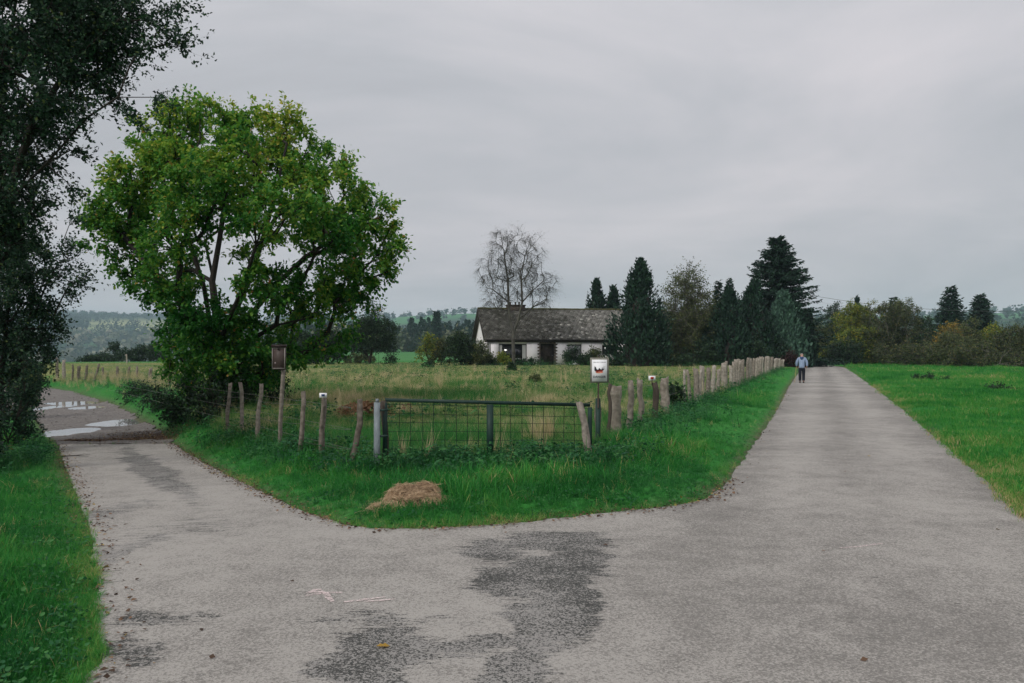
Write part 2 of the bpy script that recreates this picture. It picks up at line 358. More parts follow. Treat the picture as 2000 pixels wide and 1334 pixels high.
def M_asphalt():
    m, nt, N, L, out = mat_new('asphalt'); tc = N('ShaderNodeTexCoord'); O = tc.outputs['Object']
    def noise(s, det=4, ro=0.6, scale=(1, 1, 1), dis=0.0, rot=0.0):
        mp = N('ShaderNodeMapping'); mp.inputs['Scale'].default_value = scale; mp.inputs['Rotation'].default_value = (0, 0, rot); L(O, mp.inputs[0])
        n = N('ShaderNodeTexNoise'); n.inputs['Scale'].default_value = s; n.inputs['Detail'].default_value = det; n.inputs['Roughness'].default_value = ro; n.inputs['Distortion'].default_value = dis
        L(mp.outputs[0], n.inputs['Vector']); return n.outputs[0]
    def math_(op, a, b=None, c=None):
        q = N('ShaderNodeMath'); q.operation = op
        for i, v in enumerate((a, b, c)):
            if v is None: continue
            if isinstance(v, (int, float)): q.inputs[i].default_value = v
            else: L(v, q.inputs[i])
        return q.outputs[0]
    def mr(v, a, b, c, d):
        q = N('ShaderNodeMapRange'); q.interpolation_type = 'SMOOTHSTEP'; L(v, q.inputs[0])
        for i, x in enumerate((a, b, c, d)): q.inputs[i + 1].default_value = x
        return q.outputs[0]
    acc = None
    sxx = N('ShaderNodeSeparateXYZ'); L(O, sxx.inputs[0])
    wob = N('ShaderNodeVectorMath'); wob.operation = 'ADD'; L(O, wob.inputs[0])
    nn = N('ShaderNodeTexNoise'); nn.inputs['Scale'].default_value = 1.8; nn.inputs['Detail'].default_value = 3; L(O, nn.inputs['Vector'])
    ws = N('ShaderNodeVectorMath'); ws.operation = 'MULTIPLY_ADD'; L(nn.outputs['Color'], ws.inputs[0]); ws.inputs[1].default_value = (0.7, 0.5, 0); ws.inputs[2].default_value = (-0.35, -0.25, 0)
    L(ws.outputs[0], wob.inputs[1])
    for (x, y, rx, ry, an, s) in STAINS:
        sb = N('ShaderNodeVectorMath'); sb.operation = 'SUBTRACT'; L(wob.outputs[0], sb.inputs[0]); sb.inputs[1].default_value = (x, y, 0)
        v = sb.outputs[0]
        if an:
            ro = N('ShaderNodeVectorRotate'); ro.rotation_type = 'Z_AXIS'; L(v, ro.inputs['Vector']); ro.inputs['Angle'].default_value = an; v = ro.outputs[0]
        dv = N('ShaderNodeVectorMath'); dv.operation = 'MULTIPLY'; L(v, dv.inputs[0]); dv.inputs[1].default_value = (1 / rx, 1 / ry, 0)
        ln = N('ShaderNodeVectorMath'); ln.operation = 'LENGTH'; L(dv.outputs[0], ln.inputs[0])
        f = mr(ln.outputs['Value'], 0.35, 1.35, s, 0.0); acc = f if acc is None else math_('MAXIMUM', acc, f)
    st = noise(2.6, 7, 0.72, (1.0, 5.0, 1), 0.4, 0.12); st2 = noise(9, 5, 0.7, (1.0, 4.0, 1), 0.2, 0.12)
    stn = math_('ADD', math_('MULTIPLY', st, 0.65), math_('MULTIPLY', st2, 0.35))
    body = math_('ADD', math_('MULTIPLY', acc, 0.5), math_('MULTIPLY_ADD', stn, 1.9, -0.45))
    mask = math_('MULTIPLY', mr(body, 0.70, 0.80, 0, 1.0), mr(noise(45, 3, 0.8, (1, .5, 1)), 0.38, 0.55, 0.84, 1.0))
    # scattered wear everywhere on the left branch
    wear = mr(noise(5.5, 6, 0.75, (1.0, 4.5, 1), 0.2, 0.1), 0.62, 0.72, 0, 0.55)
    sx = N('ShaderNodeSeparateXYZ'); L(O, sx.inputs[0]); wear = math_('MULTIPLY', wear, mr(math_('SUBTRACT', sx.outputs[0], math_('MULTIPLY', sx.outputs[1], 0.22)), -1.2, 1.2, 1.0, 0.12))
    agg = N('ShaderNodeTexVoronoi'); agg.inputs['Scale'].default_value = 95; L(O, agg.inputs['Vector'])
    sp = N('ShaderNodeSeparateColor'); L(agg.outputs['Color'], sp.inputs[0])
    fine = noise(60, 5, 0.8); mid = noise(3.0, 5, 0.6); big = noise(0.35, 3, 0.5); pit = noise(30, 4, 0.8, (1, .8, 1))
    gr = noise(34, 4, 0.85, (1, .5, 1)); val = math_('ADD', math_('MULTIPLY', sp.outputs[0], 0.30), math_('MULTIPLY', fine, 0.45)); val = math_('ADD', val, math_('MULTIPLY_ADD', gr, 0.62, -0.36))
    side = mr(math_('ADD', sxx.outputs[0], math_('MULTIPLY', sxx.outputs[1], 0.05)), -0.8, 2.2, 0.14, 0.055); val = math_('ADD', val, side); val = math_('ADD', val, math_('MULTIPLY', mid, 0.45)); val = math_('ADD', val, math_('MULTIPLY', big, 0.55))
    light = ramp(nt, [(0.42, (0.10, 0.096, 0.088)), (0.82, (0.205, 0.194, 0.177)), (1.0, (0.35, 0.333, 0.305))]); pass
    dark = ramp(nt, [(0.5, (0.024, 0.026, 0.025)), (0.92, (0.062, 0.063, 0.058)), (1.0, (0.26, 0.25, 0.235))]); pass
    uu = math_('SUBTRACT', sxx.outputs[0], math_('MULTIPLY', sxx.outputs[1], 0.385)); uu = math_('ADD', uu, math_('MULTIPLY_ADD', noise(0.5, 2), 0.8, -0.4))
    trk_ = math_('COSINE', math_('MULTIPLY', math_('ADD', uu, 0.35), 3.7)); trk_ = math_('MULTIPLY', trk_, mr(sxx.outputs[1], 5.0, 14.0, 0.015, 0.07)); val = math_('ADD', val, math_('MULTIPLY', trk_, mr(sxx.outputs[0], -0.5, 2.5, 0.0, 1.0)))
    pits = mr(pit, 0.62, 0.74, 0, 0.4)
    L(val, light.inputs[0]); L(val, dark.inputs[0])
    m1 = math_('MAXIMUM', mask, math_('MAXIMUM', wear, pits))
    cm = N('ShaderNodeMix'); cm.data_type = 'RGBA'; L(m1, cm.inputs[0]); L(light.outputs[0], cm.inputs[6]); L(dark.outputs[0], cm.inputs[7])
    p = N('ShaderNodeBsdfPrincipled'); p.inputs['Roughness'].default_value = 0.85; p.inputs['Specular IOR Level'].default_value = 0.25; L(cm.outputs[2], p.inputs['Base Color'])
    hgt = math_('SUBTRACT', math_('ADD', math_('MULTIPLY', fine, 0.6), math_('MULTIPLY', agg.outputs['Distance'], 0.6)), math_('MULTIPLY', m1, 0.4))
    b = N('ShaderNodeBump'); b.inputs['Strength'].default_value = 0.6; b.inputs['Distance'].default_value = 0.008; L(hgt, b.inputs['Height']); L(b.outputs[0], p.inputs['Normal'])
    L(p.outputs[0], out.inputs[0]); return m
road = sheet('road', asph_p, lambda x, y: base(x, y) + 0.0, 0.9, M_asphalt(), 0.08); tag(road, kind='structure')

PUD = [(126, 844, 86, 15), (240, 825, 84, 14), (98, 796, 44, 12), (172, 796, 56, 6), (150, 787, 96, 6)]
pud_w = []
for px, py, w, h in PUD:
    c = G1(px, py); l = G1(px - w / 2, py)[0]; r_ = G1(px + w / 2, py)[0]; t = G1(px, py - h / 2)[1]; b = G1(px, py + h / 2)[1]
    pud_w.append((c[0], (t + b) / 2, abs(r_ - l) / 2, abs(t - b) / 2))
PW = [float(base(cx, cy)) - 0.01 for cx, cy, rx, ry in pud_w]
def pud_depth(x, y, k=None):
    z = np.zeros(np.shape(x))
    for i, (cx, cy, rx, ry) in enumerate(pud_w):
        if k is not None and i != k: continue
        q = np.hypot((x - cx) / rx, (y - cy) / ry) + 0.16 * vnoise(x, y, 2.2 / max(rx, .3), 40 + i)
        z = np.maximum(z, 1 - sst(0.55, 1.45, q))
    return z
def track_z(x, y):
    z = base(x, y) + 0.012 + 0.014 * vnoise(x, y, 2.5, 31) + 0.014 * vnoise(x, y, 7.0, 32)
    for k in range(len(pud_w)):
        w = sst(0.12, 0.7, pud_depth(x, y, k)); z = z * (1 - w) + (PW[k] - 0.03) * w
    return z
def M_track():
    m, nt, N, L, out = mat_new('gravel_track'); tc = N('ShaderNodeTexCoord')
    n = N('ShaderNodeTexNoise'); n.inputs['Scale'].default_value = 3.5; n.inputs['Detail'].default_value = 9; n.inputs['Roughness'].default_value = 0.75; L(tc.outputs['Object'], n.inputs['Vector'])
    v = N('ShaderNodeTexVoronoi'); v.inputs['Scale'].default_value = 26; L(tc.outputs['Object'], v.inputs['Vector'])
    sp = N('ShaderNodeSeparateColor'); L(v.outputs['Color'], sp.inputs[0])
    ad = N('ShaderNodeMath'); ad.operation = 'MULTIPLY_ADD'; L(sp.outputs[0], ad.inputs[0]); ad.inputs[1].default_value = 0.35; L(n.outputs[0], ad.inputs[2])
    r = ramp(nt, [(0.42, (0.055, 0.047, 0.04)), (0.68, (0.125, 0.112, 0.10)), (1.0, (0.24, 0.22, 0.20))]); L(ad.outputs[0], r.inputs[0])
    p = N('ShaderNodeBsdfPrincipled'); p.inputs['Roughness'].default_value = 0.75; L(r.outputs[0], p.inputs['Base Color'])
    b = N('ShaderNodeBump'); b.inputs['Strength'].default_value = 0.8; b.inputs['Distance'].default_value = 0.04; L(ad.outputs[0], b.inputs['Height']); L(b.outputs[0], p.inputs['Normal'])
    L(p.outputs[0], out.inputs[0]); return m
trk = sheet('dirt_track', track_p, track_z, 0.28, M_track(), 0.1); tag(trk, kind='structure')
def M_water():
    m, nt, N, L, out = mat_new('puddle_water'); p = N('ShaderNodeBsdfPrincipled'); p.inputs['Base Color'].default_value = (0.26, 0.25, 0.245, 1)
    p.inputs['Roughness'].default_value = 0.03; p.inputs['IOR'].default_value = 1.5; p.inputs['Specular IOR Level'].default_value = 0.9
    L(p.outputs[0], out.inputs[0]); return m
mw = M_water()
PLAB = ['wide bright puddle lying against the left grass edge of the track', 'puddle mirroring fence posts beside the brown leaf litter', 'small far puddle under the dark hedge branches', 'short narrow puddle just past the middle of the dirt track', 'long thin puddle farthest along the dirt track']
for k, (cx, cy, rx, ry) in enumerate(pud_w):
    th = np.linspace(0, 2 * math.pi, 48, endpoint=False); wz = PW[k]
    # water shows where the bowl is deeper than its level
    v = np.c_[cx + 1.7 * rx * np.cos(th), cy + 1.7 * ry * np.sin(th), base(cx + 1.7 * rx * np.cos(th), cy + 1.7 * ry * np.sin(th)) - 0.10]
    # keep only the wet outline: march outwards until the bed meets the level
    rr = np.linspace(0.05, 1.7, 60); q = np.empty(len(th))
    for i, t in enumerate(th):
        xs = cx + rr * rx * math.cos(t); ys = cy + rr * ry * math.sin(t); dry = np.where(track_z(xs, ys) > wz)[0]
        q[i] = rr[dry[0]] + 0.05 if len(dry) else 1.5
    q = np.clip(q, 0.15, 1.12)
    v = np.vstack([np.c_[cx + q * rx * np.cos(th), cy + q * ry * np.sin(th), np.full(len(th), wz)], [[cx, cy, wz]]])
    o = link('puddle', mesh_np('puddle', v, np.array([(i, (i + 1) % 48, 48) for i in range(48)]), mw)); tag(o, PLAB[k], 'puddle', 'puddles on the dirt track')

r = np.random.default_rng(85); q = np.array(track); n = 26000; gp_ = np.c_[r.uniform(q[:, 0].min(), q[:, 0].max(), n), r.uniform(q[:, 1].min(), q[:, 1].max(), n)]
gp_ = gp_[inside(track_s, gp_[:, 0], gp_[:, 1]) & (gp_[:, 0] > -26)]; gp_ = gp_[(pud_depth(gp_[:, 0], gp_[:, 1]) < .3) & (r.uniform(0, 1, len(gp_)) < .5 + .5 * vnoise(gp_[:, 0], gp_[:, 1], 1.2, 86))]; n = len(gp_); sz = r.uniform(.012, .045, n)
ov = np.array([(1, 0, 0), (0, 1, 0), (-1, 0, 0), (0, -1, 0), (0, 0, .7), (0, 0, -.7)]); of = np.array([(0, 1, 4), (1, 2, 4), (2, 3, 4), (3, 0, 4), (1, 0, 5), (2, 1, 5), (3, 2, 5), (0, 3, 5)])
v = (ov[None] * r.uniform(.6, 1.3, (n, 6, 1)) * sz[:, None, None]) + np.c_[gp_, track_z(gp_[:, 0], gp_[:, 1])][:, None]
tag(link('gravel', mesh_np('gravel', v.reshape(-1, 3), (of[None] + (np.arange(n) * 6)[:, None, None]).reshape(-1, 3), M_tint('gravel_stone', [(0, (.06, .052, .045)), (.5, (.15, .135, .12)), (1, (.30, .28, .26))], .85, 30, .2), {'tint': np.repeat(r.uniform(0, 1, n), 6)})), 'loose stones scattered over the dirt track around the puddles', 'gravel', kind='stuff')
# ------------------------------------------------------------------ foliage machinery
def frames(axis_, normal):
    a = axis_ / (np.linalg.norm(axis_, axis=1)[:, None] + 1e-9)
    s = np.cross(a, normal); s /= np.linalg.norm(s, axis=1)[:, None] + 1e-9; n = np.cross(s, a)
    return np.stack([s, a, n], 1)          # rows: side, along, up
def scatter(tv, tf, pos, axis_, normal, size, wid=None):
    tv = np.asarray(tv, float); tf = np.asarray(tf, int); F = frames(axis_, normal); n = len(pos)
    t = np.broadcast_to(tv[None], (n, *tv.shape)).copy(); t *= np.asarray(size)[:, None, None]
    if wid is not None: t[..., 0] *= np.asarray(wid)[:, None]
    v = np.einsum('nki,nij->nkj', t, F) + pos[:, None]
    f = tf[None] + (np.arange(n) * len(tv))[:, None, None]
    return v.reshape(-1, 3), f.reshape(-1, tf.shape[1])
T_LEAF = ([(0, 0, 0), (.30, .5, .10), (0, 1, -.05), (-.30, .5, .10)], [(0, 1, 2), (0, 2, 3)])
T_SPRAY = ([(0, 0, 0), (.16, .35, .03), (0, 1, -.12), (-.16, .35, .03)], [(0, 1, 2), (0, 2, 3)])
_ok = [(0, 0), (.30, .32), (.20, .50), (.36, .72), (0, 1.05), (-.36, .72), (-.20, .50), (-.30, .32)]
T_OAK = ([(x, y, .12 * abs(x) * 2 - .1 * y * y) for x, y in _ok] , [(0, 1, 2), (2, 3, 4), (0, 2, 4), (4, 5, 6), (0, 4, 6), (0, 6, 7)])
T_BROAD = ([(0, 0, 0), (.34, .25, .06), (.40, .5, .08), (.2, .85, .0), (0, 1.05, -.1), (-.2, .85, .0), (-.40, .5, .08), (-.34, .25, .06)], [(0, 1, 2), (0, 2, 3), (0, 3, 4), (0, 4, 5), (0, 5, 6), (0, 6, 7)])
def rdir(n, r, up=0.0):
    d = r.normal(0, 1, (n, 3)); d[:, 2] += up; return d / (np.linalg.norm(d, axis=1)[:, None] + 1e-9)
def skeleton(paths, tips, bal=0.35, r_tip=0.012, expo=0.42, seg=0.5, wig=0.06, r=None):
    """greedy branch skeleton from given limb paths to the tips; returns nodes, parents, radii, tip ids"""
    nodes = []; par = []; plen = []
    for p in paths:
        p = np.asarray(p, float); prev = -1
        if nodes:
            d = np.linalg.norm(np.array(nodes) - p[0], axis=1); prev = int(np.argmin(d))
        for i, q in enumerate(p):
            if i == 0 and prev >= 0 and np.linalg.norm(np.array(nodes[prev]) - q) < 1e-6: continue
            par.append(prev); plen.append(0 if prev < 0 else plen[prev] + np.linalg.norm(q - nodes[prev])); nodes.append(q); prev = len(nodes) - 1
    tips = np.asarray(tips); order = np.argsort(np.linalg.norm(tips - nodes[0], axis=1)); tid = []
    nd = np.array(nodes); pl = np.array(plen)
    for t in tips[order]:
        dv = t - nd; dd = np.linalg.norm(dv, axis=1); cost = dd + bal * pl + np.where(dv[:, 2] < -0.1 * dd, 0.5 * dd, 0)
        k = int(np.argmin(cost)); m = max(1, int(dd[k] / seg)); a = nd[k]; prev = k; new = []
        for j in range(1, m + 1):
            f = j / m; q = a + (t - a) * f + r.normal(0, wig, 3) * (0 if j == m else 1) * dd[k]; q[2] += 0.10 * dd[k] * math.sin(math.pi * f)
            new.append(q); par.append(prev); prev = len(nd) + j - 1
        l = pl[k] + np.cumsum([np.linalg.norm(new[0] - a)] + [np.linalg.norm(new[i] - new[i - 1]) for i in range(1, len(new))])
        nd = np.vstack([nd, new]); pl = np.concatenate([pl, l]); tid.append(len(nd) - 1)
    cnt = np.zeros(len(nd)); cnt[tid] = 1
    for i in range(len(nd) - 1, 0, -1):
        if par[i] >= 0: cnt[par[i]] += max(cnt[i], 0.2)
    rad = r_tip * np.maximum(cnt, 0.5) ** expo
    return nd, np.array(par), rad, np.array(tid)
def branch_mesh(nd, par, rad, sides=5, rmin=0.0):
    m = MB(); k = np.where((par >= 0) & (rad > rmin))[0]; p = par[k]
    a, b = nd[p], nd[k]; ra = np.minimum(rad[p], rad[k] * 1.25); rb = rad[k]
    d = b - a; d /= np.linalg.norm(d, axis=1)[:, None] + 1e-9; ref = np.where(abs(d[:, 2:3]) > .9, [[1., 0, 0]], [[0, 0, 1.]])
    s = np.cross(d, ref); s /= np.linalg.norm(s, axis=1)[:, None]; u = np.cross(d, s); th = np.arange(sides) * 2 * math.pi / sides
    c = np.cos(th)[None, :, None] * s[:, None] + np.sin(th)[None, :, None] * u[:, None]
    v = np.concatenate([a[:, None] + c * ra[:, None, None], (b + d * rb[:, None] * .4)[:, None] + c * rb[:, None, None]], 1).reshape(-1, 3)
    j = np.arange(sides); q = np.stack([j, (j + 1) % sides, sides + (j + 1) % sides, sides + j], -1)
    m.add(v, (q[None] + (np.arange(len(k)) * 2 * sides)[:, None, None]).reshape(-1, 4)); return m
def twigs(origin, outward, n_per, length, r, spread=0.9, droop=0.0):
    """n_per twigs at each origin; returns start, end"""
    o = np.repeat(origin, n_per, 0); d = np.repeat(outward, n_per, 0) + spread * r.normal(0, 1, (len(o), 3)); d[:, 2] -= droop
    d /= np.linalg.norm(d, axis=1)[:, None] + 1e-9; l = length * r.uniform(.5, 1.25, len(o)); return o, o + d * l[:, None]
def twig_mesh(m, a, b, rad):
    d = b - a; d /= np.linalg.norm(d, axis=1)[:, None] + 1e-9; s = np.cross(d, [.3, .2, .93]); s /= np.linalg.norm(s, axis=1)[:, None] + 1e-9; u = np.cross(d, s)
    v = np.stack([a + s * rad, a - s * rad * .5 + u * rad * .87, a - s * rad * .5 - u * rad * .87, b], 1).reshape(-1, 3)
    f = np.array([(0, 1, 3), (1, 2, 3), (2, 0, 3)]); m.add(v, (f[None] + (np.arange(len(a)) * 4)[:, None, None]).reshape(-1, 3))
def leaves_on(a, b, n_per, jit, r, tmpl, size, up=0.6, tint=None, flat=0.7, t0=0.15, droop=0.0):
    n = len(a) * n_per; t = r.uniform(t0, 1.05, n)[:, None]; A = np.repeat(a, n_per, 0); B = np.repeat(b, n_per, 0)
    pos = A + (B - A) * t + r.normal(0, jit, (n, 3)); ax = (B - A); ax /= np.linalg.norm(ax, axis=1)[:, None] + 1e-9
    ax = ax * .5 + r.normal(0, .7, (n, 3)); ax[:, 2] -= droop; nm = r.normal(0, 1 - flat * .6, (n, 3)); nm[:, 2] += up
    sz = size * r.uniform(.65, 1.3, n); v, f = scatter(*tmpl, pos, ax, nm, sz)
    tt = r.uniform(0, 1, n) if tint is None else np.clip(tint(pos, r), 0, 1)
    return v, f, np.repeat(tt, len(tmpl[0]))
def blob_tips(blobs, per_r2, r, shell=0.55):
    out = []; ctr = []
    for (c, rad) in blobs:
        rad3 = np.broadcast_to(np.asarray(rad, float), 3); n = max(3, int(per_r2 * rad3.mean() ** 2)); d = rdir(n, r); q = r.uniform(shell, 1.0, n)[:, None]
        out.append(np.asarray(c) + d * q * rad3); ctr.append(np.repeat([c], n, 0))
    return np.vstack(out), np.vstack(ctr)
def make_tree(name, label, cat, base_pt, paths, blobs, mats, r, per_r2=6, tw=5, twl=.4, lv=8, size=.1, tmpl=T_LEAF, jit=.05, r_tip=.012, tint=None, extra_tips=None, group=None, spread=.9, droop=0., up=.6, seg=.5, parts=('trunk', 'crown'), twr=.006, bal=.35, expo=.42, wig=.06, ldroop=0.0, shell=.55):
    tips, ctr = blob_tips(blobs, per_r2, r, shell); out = tips - ctr; out /= np.linalg.norm(out, axis=1)[:, None] + 1e-9
    if extra_tips is not None:
        e = np.asarray(extra_tips, float); tips = np.vstack([tips, e]); q = e - np.mean(tips, 0); out = np.vstack([out, q / np.linalg.norm(q, axis=1)[:, None]])
    nd, par, rad, tid = skeleton(paths, tips, bal, r_tip, expo, seg, wig, r)
    order = np.argsort(np.linalg.norm(tips - nd[0], axis=1)); out = out[order]
    m = branch_mesh(nd, par, rad); a, b = twigs(nd[tid], out, tw, twl, r, spread, droop); twig_mesh(m, a, b, twr)
    root = thing(name, label, cat, base_pt, group); off = np.asarray(base_pt, float)
    for q in m.v: q -= off
    m.build(parts[0], mats[0], root)
    v, f, t = leaves_on(a, b, lv, jit, r, tmpl, size, up=up, tint=tint, droop=ldroop)
    link(parts[1], mesh_np(parts[1], v - off, f, mats[1], {'tint': t}), root)
    return root
def B(px, py, Z, rpx, dz=0.0):
    """blob: centre at a pixel and depth, radius in pixels at that depth"""
    return (ray(px, py, Z + dz), rpx / FPX * Z)

MAT = {}
MAT['bark_dark'] = M_plain('bark_dark', (0.026, 0.022, 0.019), .9, .4, 8, .6, 30)
MAT['bark_grey'] = M_plain('bark_grey', (0.13, 0.12, 0.105), .9, .35, 6, .5, 25)
MAT['bark_birch'] = M_plain('bark_birch', (0.075, 0.072, 0.062), .85, .5, 3, .4, 20, stretch=(1, 1, .4))
MAT['leaf_oak'] = M_leaf('leaf_oak', [(0, (.016, .11, .018)), (.33, (.07, .24, .03)), (.6, (.22, .36, .042)), (.86, (.50, .50, .07)), (.96, (.50, .36, .08)), (1, (.36, .14, .06))], .45)
MAT['leaf_haw'] = M_leaf('leaf_haw', [(0, (.010, .026, .017)), (.6, (.022, .058, .033)), (.93, (.05, .115, .055)), (1, (.12, .15, .04))], .25)
MAT['leaf_dark'] = M_leaf('leaf_dark', [(0, (.010, .024, .014)), (.6, (.022, .052, .026)), (1, (.05, .10, .035))], .2)
MAT['leaf_olive'] = M_leaf('leaf_olive', [(0, (.03, .045, .02)), (.6, (.085, .115, .045)), (1, (.18, .20, .07))], .3)
MAT['leaf_brown'] = M_leaf('leaf_brown', [(0, (.026, .038, .02)), (.5, (.058, .082, .034)), (.85, (.11, .14, .05)), (1, (.19, .15, .05))], .3)
MAT['leaf_yellow'] = M_leaf('leaf_yellow', [(0, (.045, .09, .02)), (.5, (.13, .20, .035)), (.85, (.30, .32, .04)), (1, (.42, .30, .04))], .35)
MAT['leaf_orange'] = M_leaf('leaf_orange', [(0, (.07, .09, .03)), (.55, (.16, .15, .035)), (.8, (.36, .23, .04)), (1, (.45, .27, .05))], .3)
MAT['needle_dark'] = M_leaf('needle_dark', [(0, (.007, .020, .014)), (.6, (.014, .042, .026)), (1, (.03, .075, .042))], .1)
MAT['needle_blue'] = M_leaf('needle_blue', [(0, (.03, .07, .05)), (.6, (.06, .13, .09)), (1, (.10, .19, .13))], .1)
# ------------------------------------------------------------------ far woods (read as one mass)
def proto_broad(n, seed, leaf=.16, el=(.42, .42, .40), cz=.55):
    r = np.random.default_rng(seed); d = rdir(n, r); p = d * np.array(el) * r.uniform(.65, 1.05, n)[:, None] * (1 + .25 * np.sin(d[:, :1] * 6 + seed)) + [0, 0, cz]
    v, f = scatter(*T_LEAF, p, rdir(n, r), d + r.normal(0, .4, (n, 3)), leaf * r.uniform(.7, 1.4, n), np.full(n, 1.5))
    st = MB(); st.tube([(0, 0, 0), (0, 0, cz)], [.03, .015], 4, False)
    return np.vstack([v, st.v[0]]), np.vstack([f, np.array(st.f4[0])[:, [0, 1, 2]] + len(v), np.array(st.f4[0])[:, [0, 2, 3]] + len(v)])
def proto_cone(n, seed, leaf=.13, w=.2):
    r = np.random.default_rng(seed); t = r.uniform(0, 1, n) ** .8; th = r.uniform(0, 6.28, n); rr = w * (1 - t) * r.uniform(.5, 1.1, n) + .01
    p = np.c_[rr * np.cos(th), rr * np.sin(th), .08 + .9 * t]; ax = np.c_[np.cos(th), np.sin(th), r.uniform(-.5, .5, n) + t * 1.5]
    return scatter(*T_LEAF, p, ax, np.c_[np.zeros((n, 2)), np.ones(n)] + r.normal(0, .4, (n, 3)), leaf * (1.1 - .6 * t), np.full(n, 1.1))
def plant_protos(protos, which, pos, h, wid, tint, r):
    V_, F_, T_ = [], [], []; n0 = 0
    for k, (pv, pf) in enumerate(protos):
        s = which == k; n = s.sum()
        if not n: continue
        a = r.uniform(0, 6.28, n); c, sn = np.cos(a), np.sin(a); hh = h[s]; ww = hh * wid[s]
        x = pv[None, :, 0] * ww[:, None]; y = pv[None, :, 1] * ww[:, None]
        v = np.stack([x * c[:, None] - y * sn[:, None], x * sn[:, None] + y * c[:, None], pv[None, :, 2] * hh[:, None]], -1) + pos[s][:, None]
        V_.append(v.reshape(-1, 3)); F_.append((pf[None] + (np.arange(n) * len(pv))[:, None, None]).reshape(-1, pf.shape[1]) + n0); T_.append(np.repeat(tint[s], len(pv)) + r.uniform(-.08, .08, n * len(pv))); n0 += n * len(pv)
    return np.vstack(V_), np.vstack(F_), np.concatenate(T_)
r = np.random.default_rng(21)
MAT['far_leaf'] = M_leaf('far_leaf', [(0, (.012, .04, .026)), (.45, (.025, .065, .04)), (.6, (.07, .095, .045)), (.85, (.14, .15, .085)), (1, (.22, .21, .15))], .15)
pr = [proto_broad(180, 1, .15), proto_broad(180, 2, .15), proto_cone(200, 3, .125), proto_cone(200, 4, .125, .17)]
n = 330; az = r.uniform(430, 985, n); rr = 395 + 170 * r.uniform(0, 1, n) ** 1.3; front = rr < 430
pos = np.array([at(a, q) for a, q in zip(az, rr)]); con = np.where(front, r.uniform(0, 1, n) < .25, r.uniform(0, 1, n) < .85)
h = np.where(con, r.uniform(13, 19, n), r.uniform(8, 14, n)); which = np.where(con, r.integers(2, 4, n), r.integers(0, 2, n))
tint = np.where(con, r.uniform(.05, .45, n), r.uniform(.3, .8, n))
v, f, t = plant_protos(pr, which, pos, h, np.where(con, 1.0, 1.1), tint, r)
tag(link('distant_wood', mesh_np('distant_wood', v, f, MAT['far_leaf'], {'tint': t})), 'band of hazy mixed conifers and broadleaf trees behind the green field left of the house', 'wood', kind='stuff')
pr = [proto_broad(26, 5, .38), proto_broad(26, 6, .38, (.3, .3, .46)), proto_cone(24, 7, .3, .2)]
n = 4600; az = r.uniform(-260, 640, n); rr = np.sqrt(r.uniform(1150 ** 2, 2950 ** 2, n)); x = (az - CX) / FPX * rr; y = rr
ang = HY - (base(x, y) - CAMH) / y * FPX      # photo row of the foot of each tree
field = ((az > 172) & (ang > 629 + 3 * np.sin(az / 30)) & (ang < 646 + 3 * np.sin(az / 22))) | ((az > 60) & (az < 175) & (ang > 684) & (ang < 694)) | ((vnoise(x, y, .012, 77) > .45) & (ang > 652))
keep = ~field; az, x, y, ang = az[keep], x[keep], y[keep], ang[keep]; n = len(x)
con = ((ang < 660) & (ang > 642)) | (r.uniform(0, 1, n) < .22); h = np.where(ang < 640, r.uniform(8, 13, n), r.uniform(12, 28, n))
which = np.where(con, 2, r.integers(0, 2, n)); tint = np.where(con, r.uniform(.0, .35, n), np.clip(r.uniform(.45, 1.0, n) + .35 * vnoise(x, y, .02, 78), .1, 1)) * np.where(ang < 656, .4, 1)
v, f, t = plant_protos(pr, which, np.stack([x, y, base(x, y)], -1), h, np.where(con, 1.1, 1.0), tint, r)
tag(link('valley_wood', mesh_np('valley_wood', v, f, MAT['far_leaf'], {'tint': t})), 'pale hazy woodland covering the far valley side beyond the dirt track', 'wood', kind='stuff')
n = 800; az = r.uniform(640, 2400, n); rr = np.sqrt(r.uniform(900 ** 2, 2700 ** 2, n)); x = (az - CX) / FPX * rr; y = rr
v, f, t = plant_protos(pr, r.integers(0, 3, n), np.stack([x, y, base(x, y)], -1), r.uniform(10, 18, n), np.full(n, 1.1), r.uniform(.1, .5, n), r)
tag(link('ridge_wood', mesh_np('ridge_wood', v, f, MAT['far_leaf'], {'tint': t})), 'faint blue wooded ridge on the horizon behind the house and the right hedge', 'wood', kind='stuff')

# ------------------------------------------------------------------ house
HA = math.asin(0.2); H0 = at(953, 80.0); H0[2] += 0.0
house = thing('bungalow', 'low white abandoned bungalow with mossy grey tiled roof behind the bare birch', 'house', H0, rz=HA)
HL, HD, EZ, RZ, OV = 20.3, 8.0, 2.66, 5.95, 0.17
def hx(px):
    k = (px - CX) / FPX; return (k * H0[1] - H0[0]) / (math.cos(HA) - math.sin(HA) * k)
def hz(py, lx):
    Z = H0[1] + lx * 0.2; return CAMH - (py - HY) / FPX * Z - H0[2]
MAT['render'] = M_plain('white_render', (0.86, 0.84, 0.85), .9, .08, 1.3, .25, 30, stretch=(1, 1, .35))
MAT['tile'] = M_tint('roof_tile', [(0, (.032, .03, .024)), (.35, (.082, .08, .07)), (.7, (.21, .205, .188)), (.92, (.36, .35, .32)), (1, (.5, .48, .43))], .9, 2.2, .6, .3)
MAT['moss'] = M_plain('moss', (.075, .075, .03), .95, .4, 6, .5, 40)
MAT['dkwood'] = M_plain('dark_timber', (.03, .026, .023), .8, .3, 10, .2, 30)
MAT['glassdark'] = M_plain('window_pane', (.012, .014, .016), .08, .2, 2, spec=.6)
MAT['frame_grey'] = M_plain('frame_grey', (.33, .33, .33), .6, .15, 8)
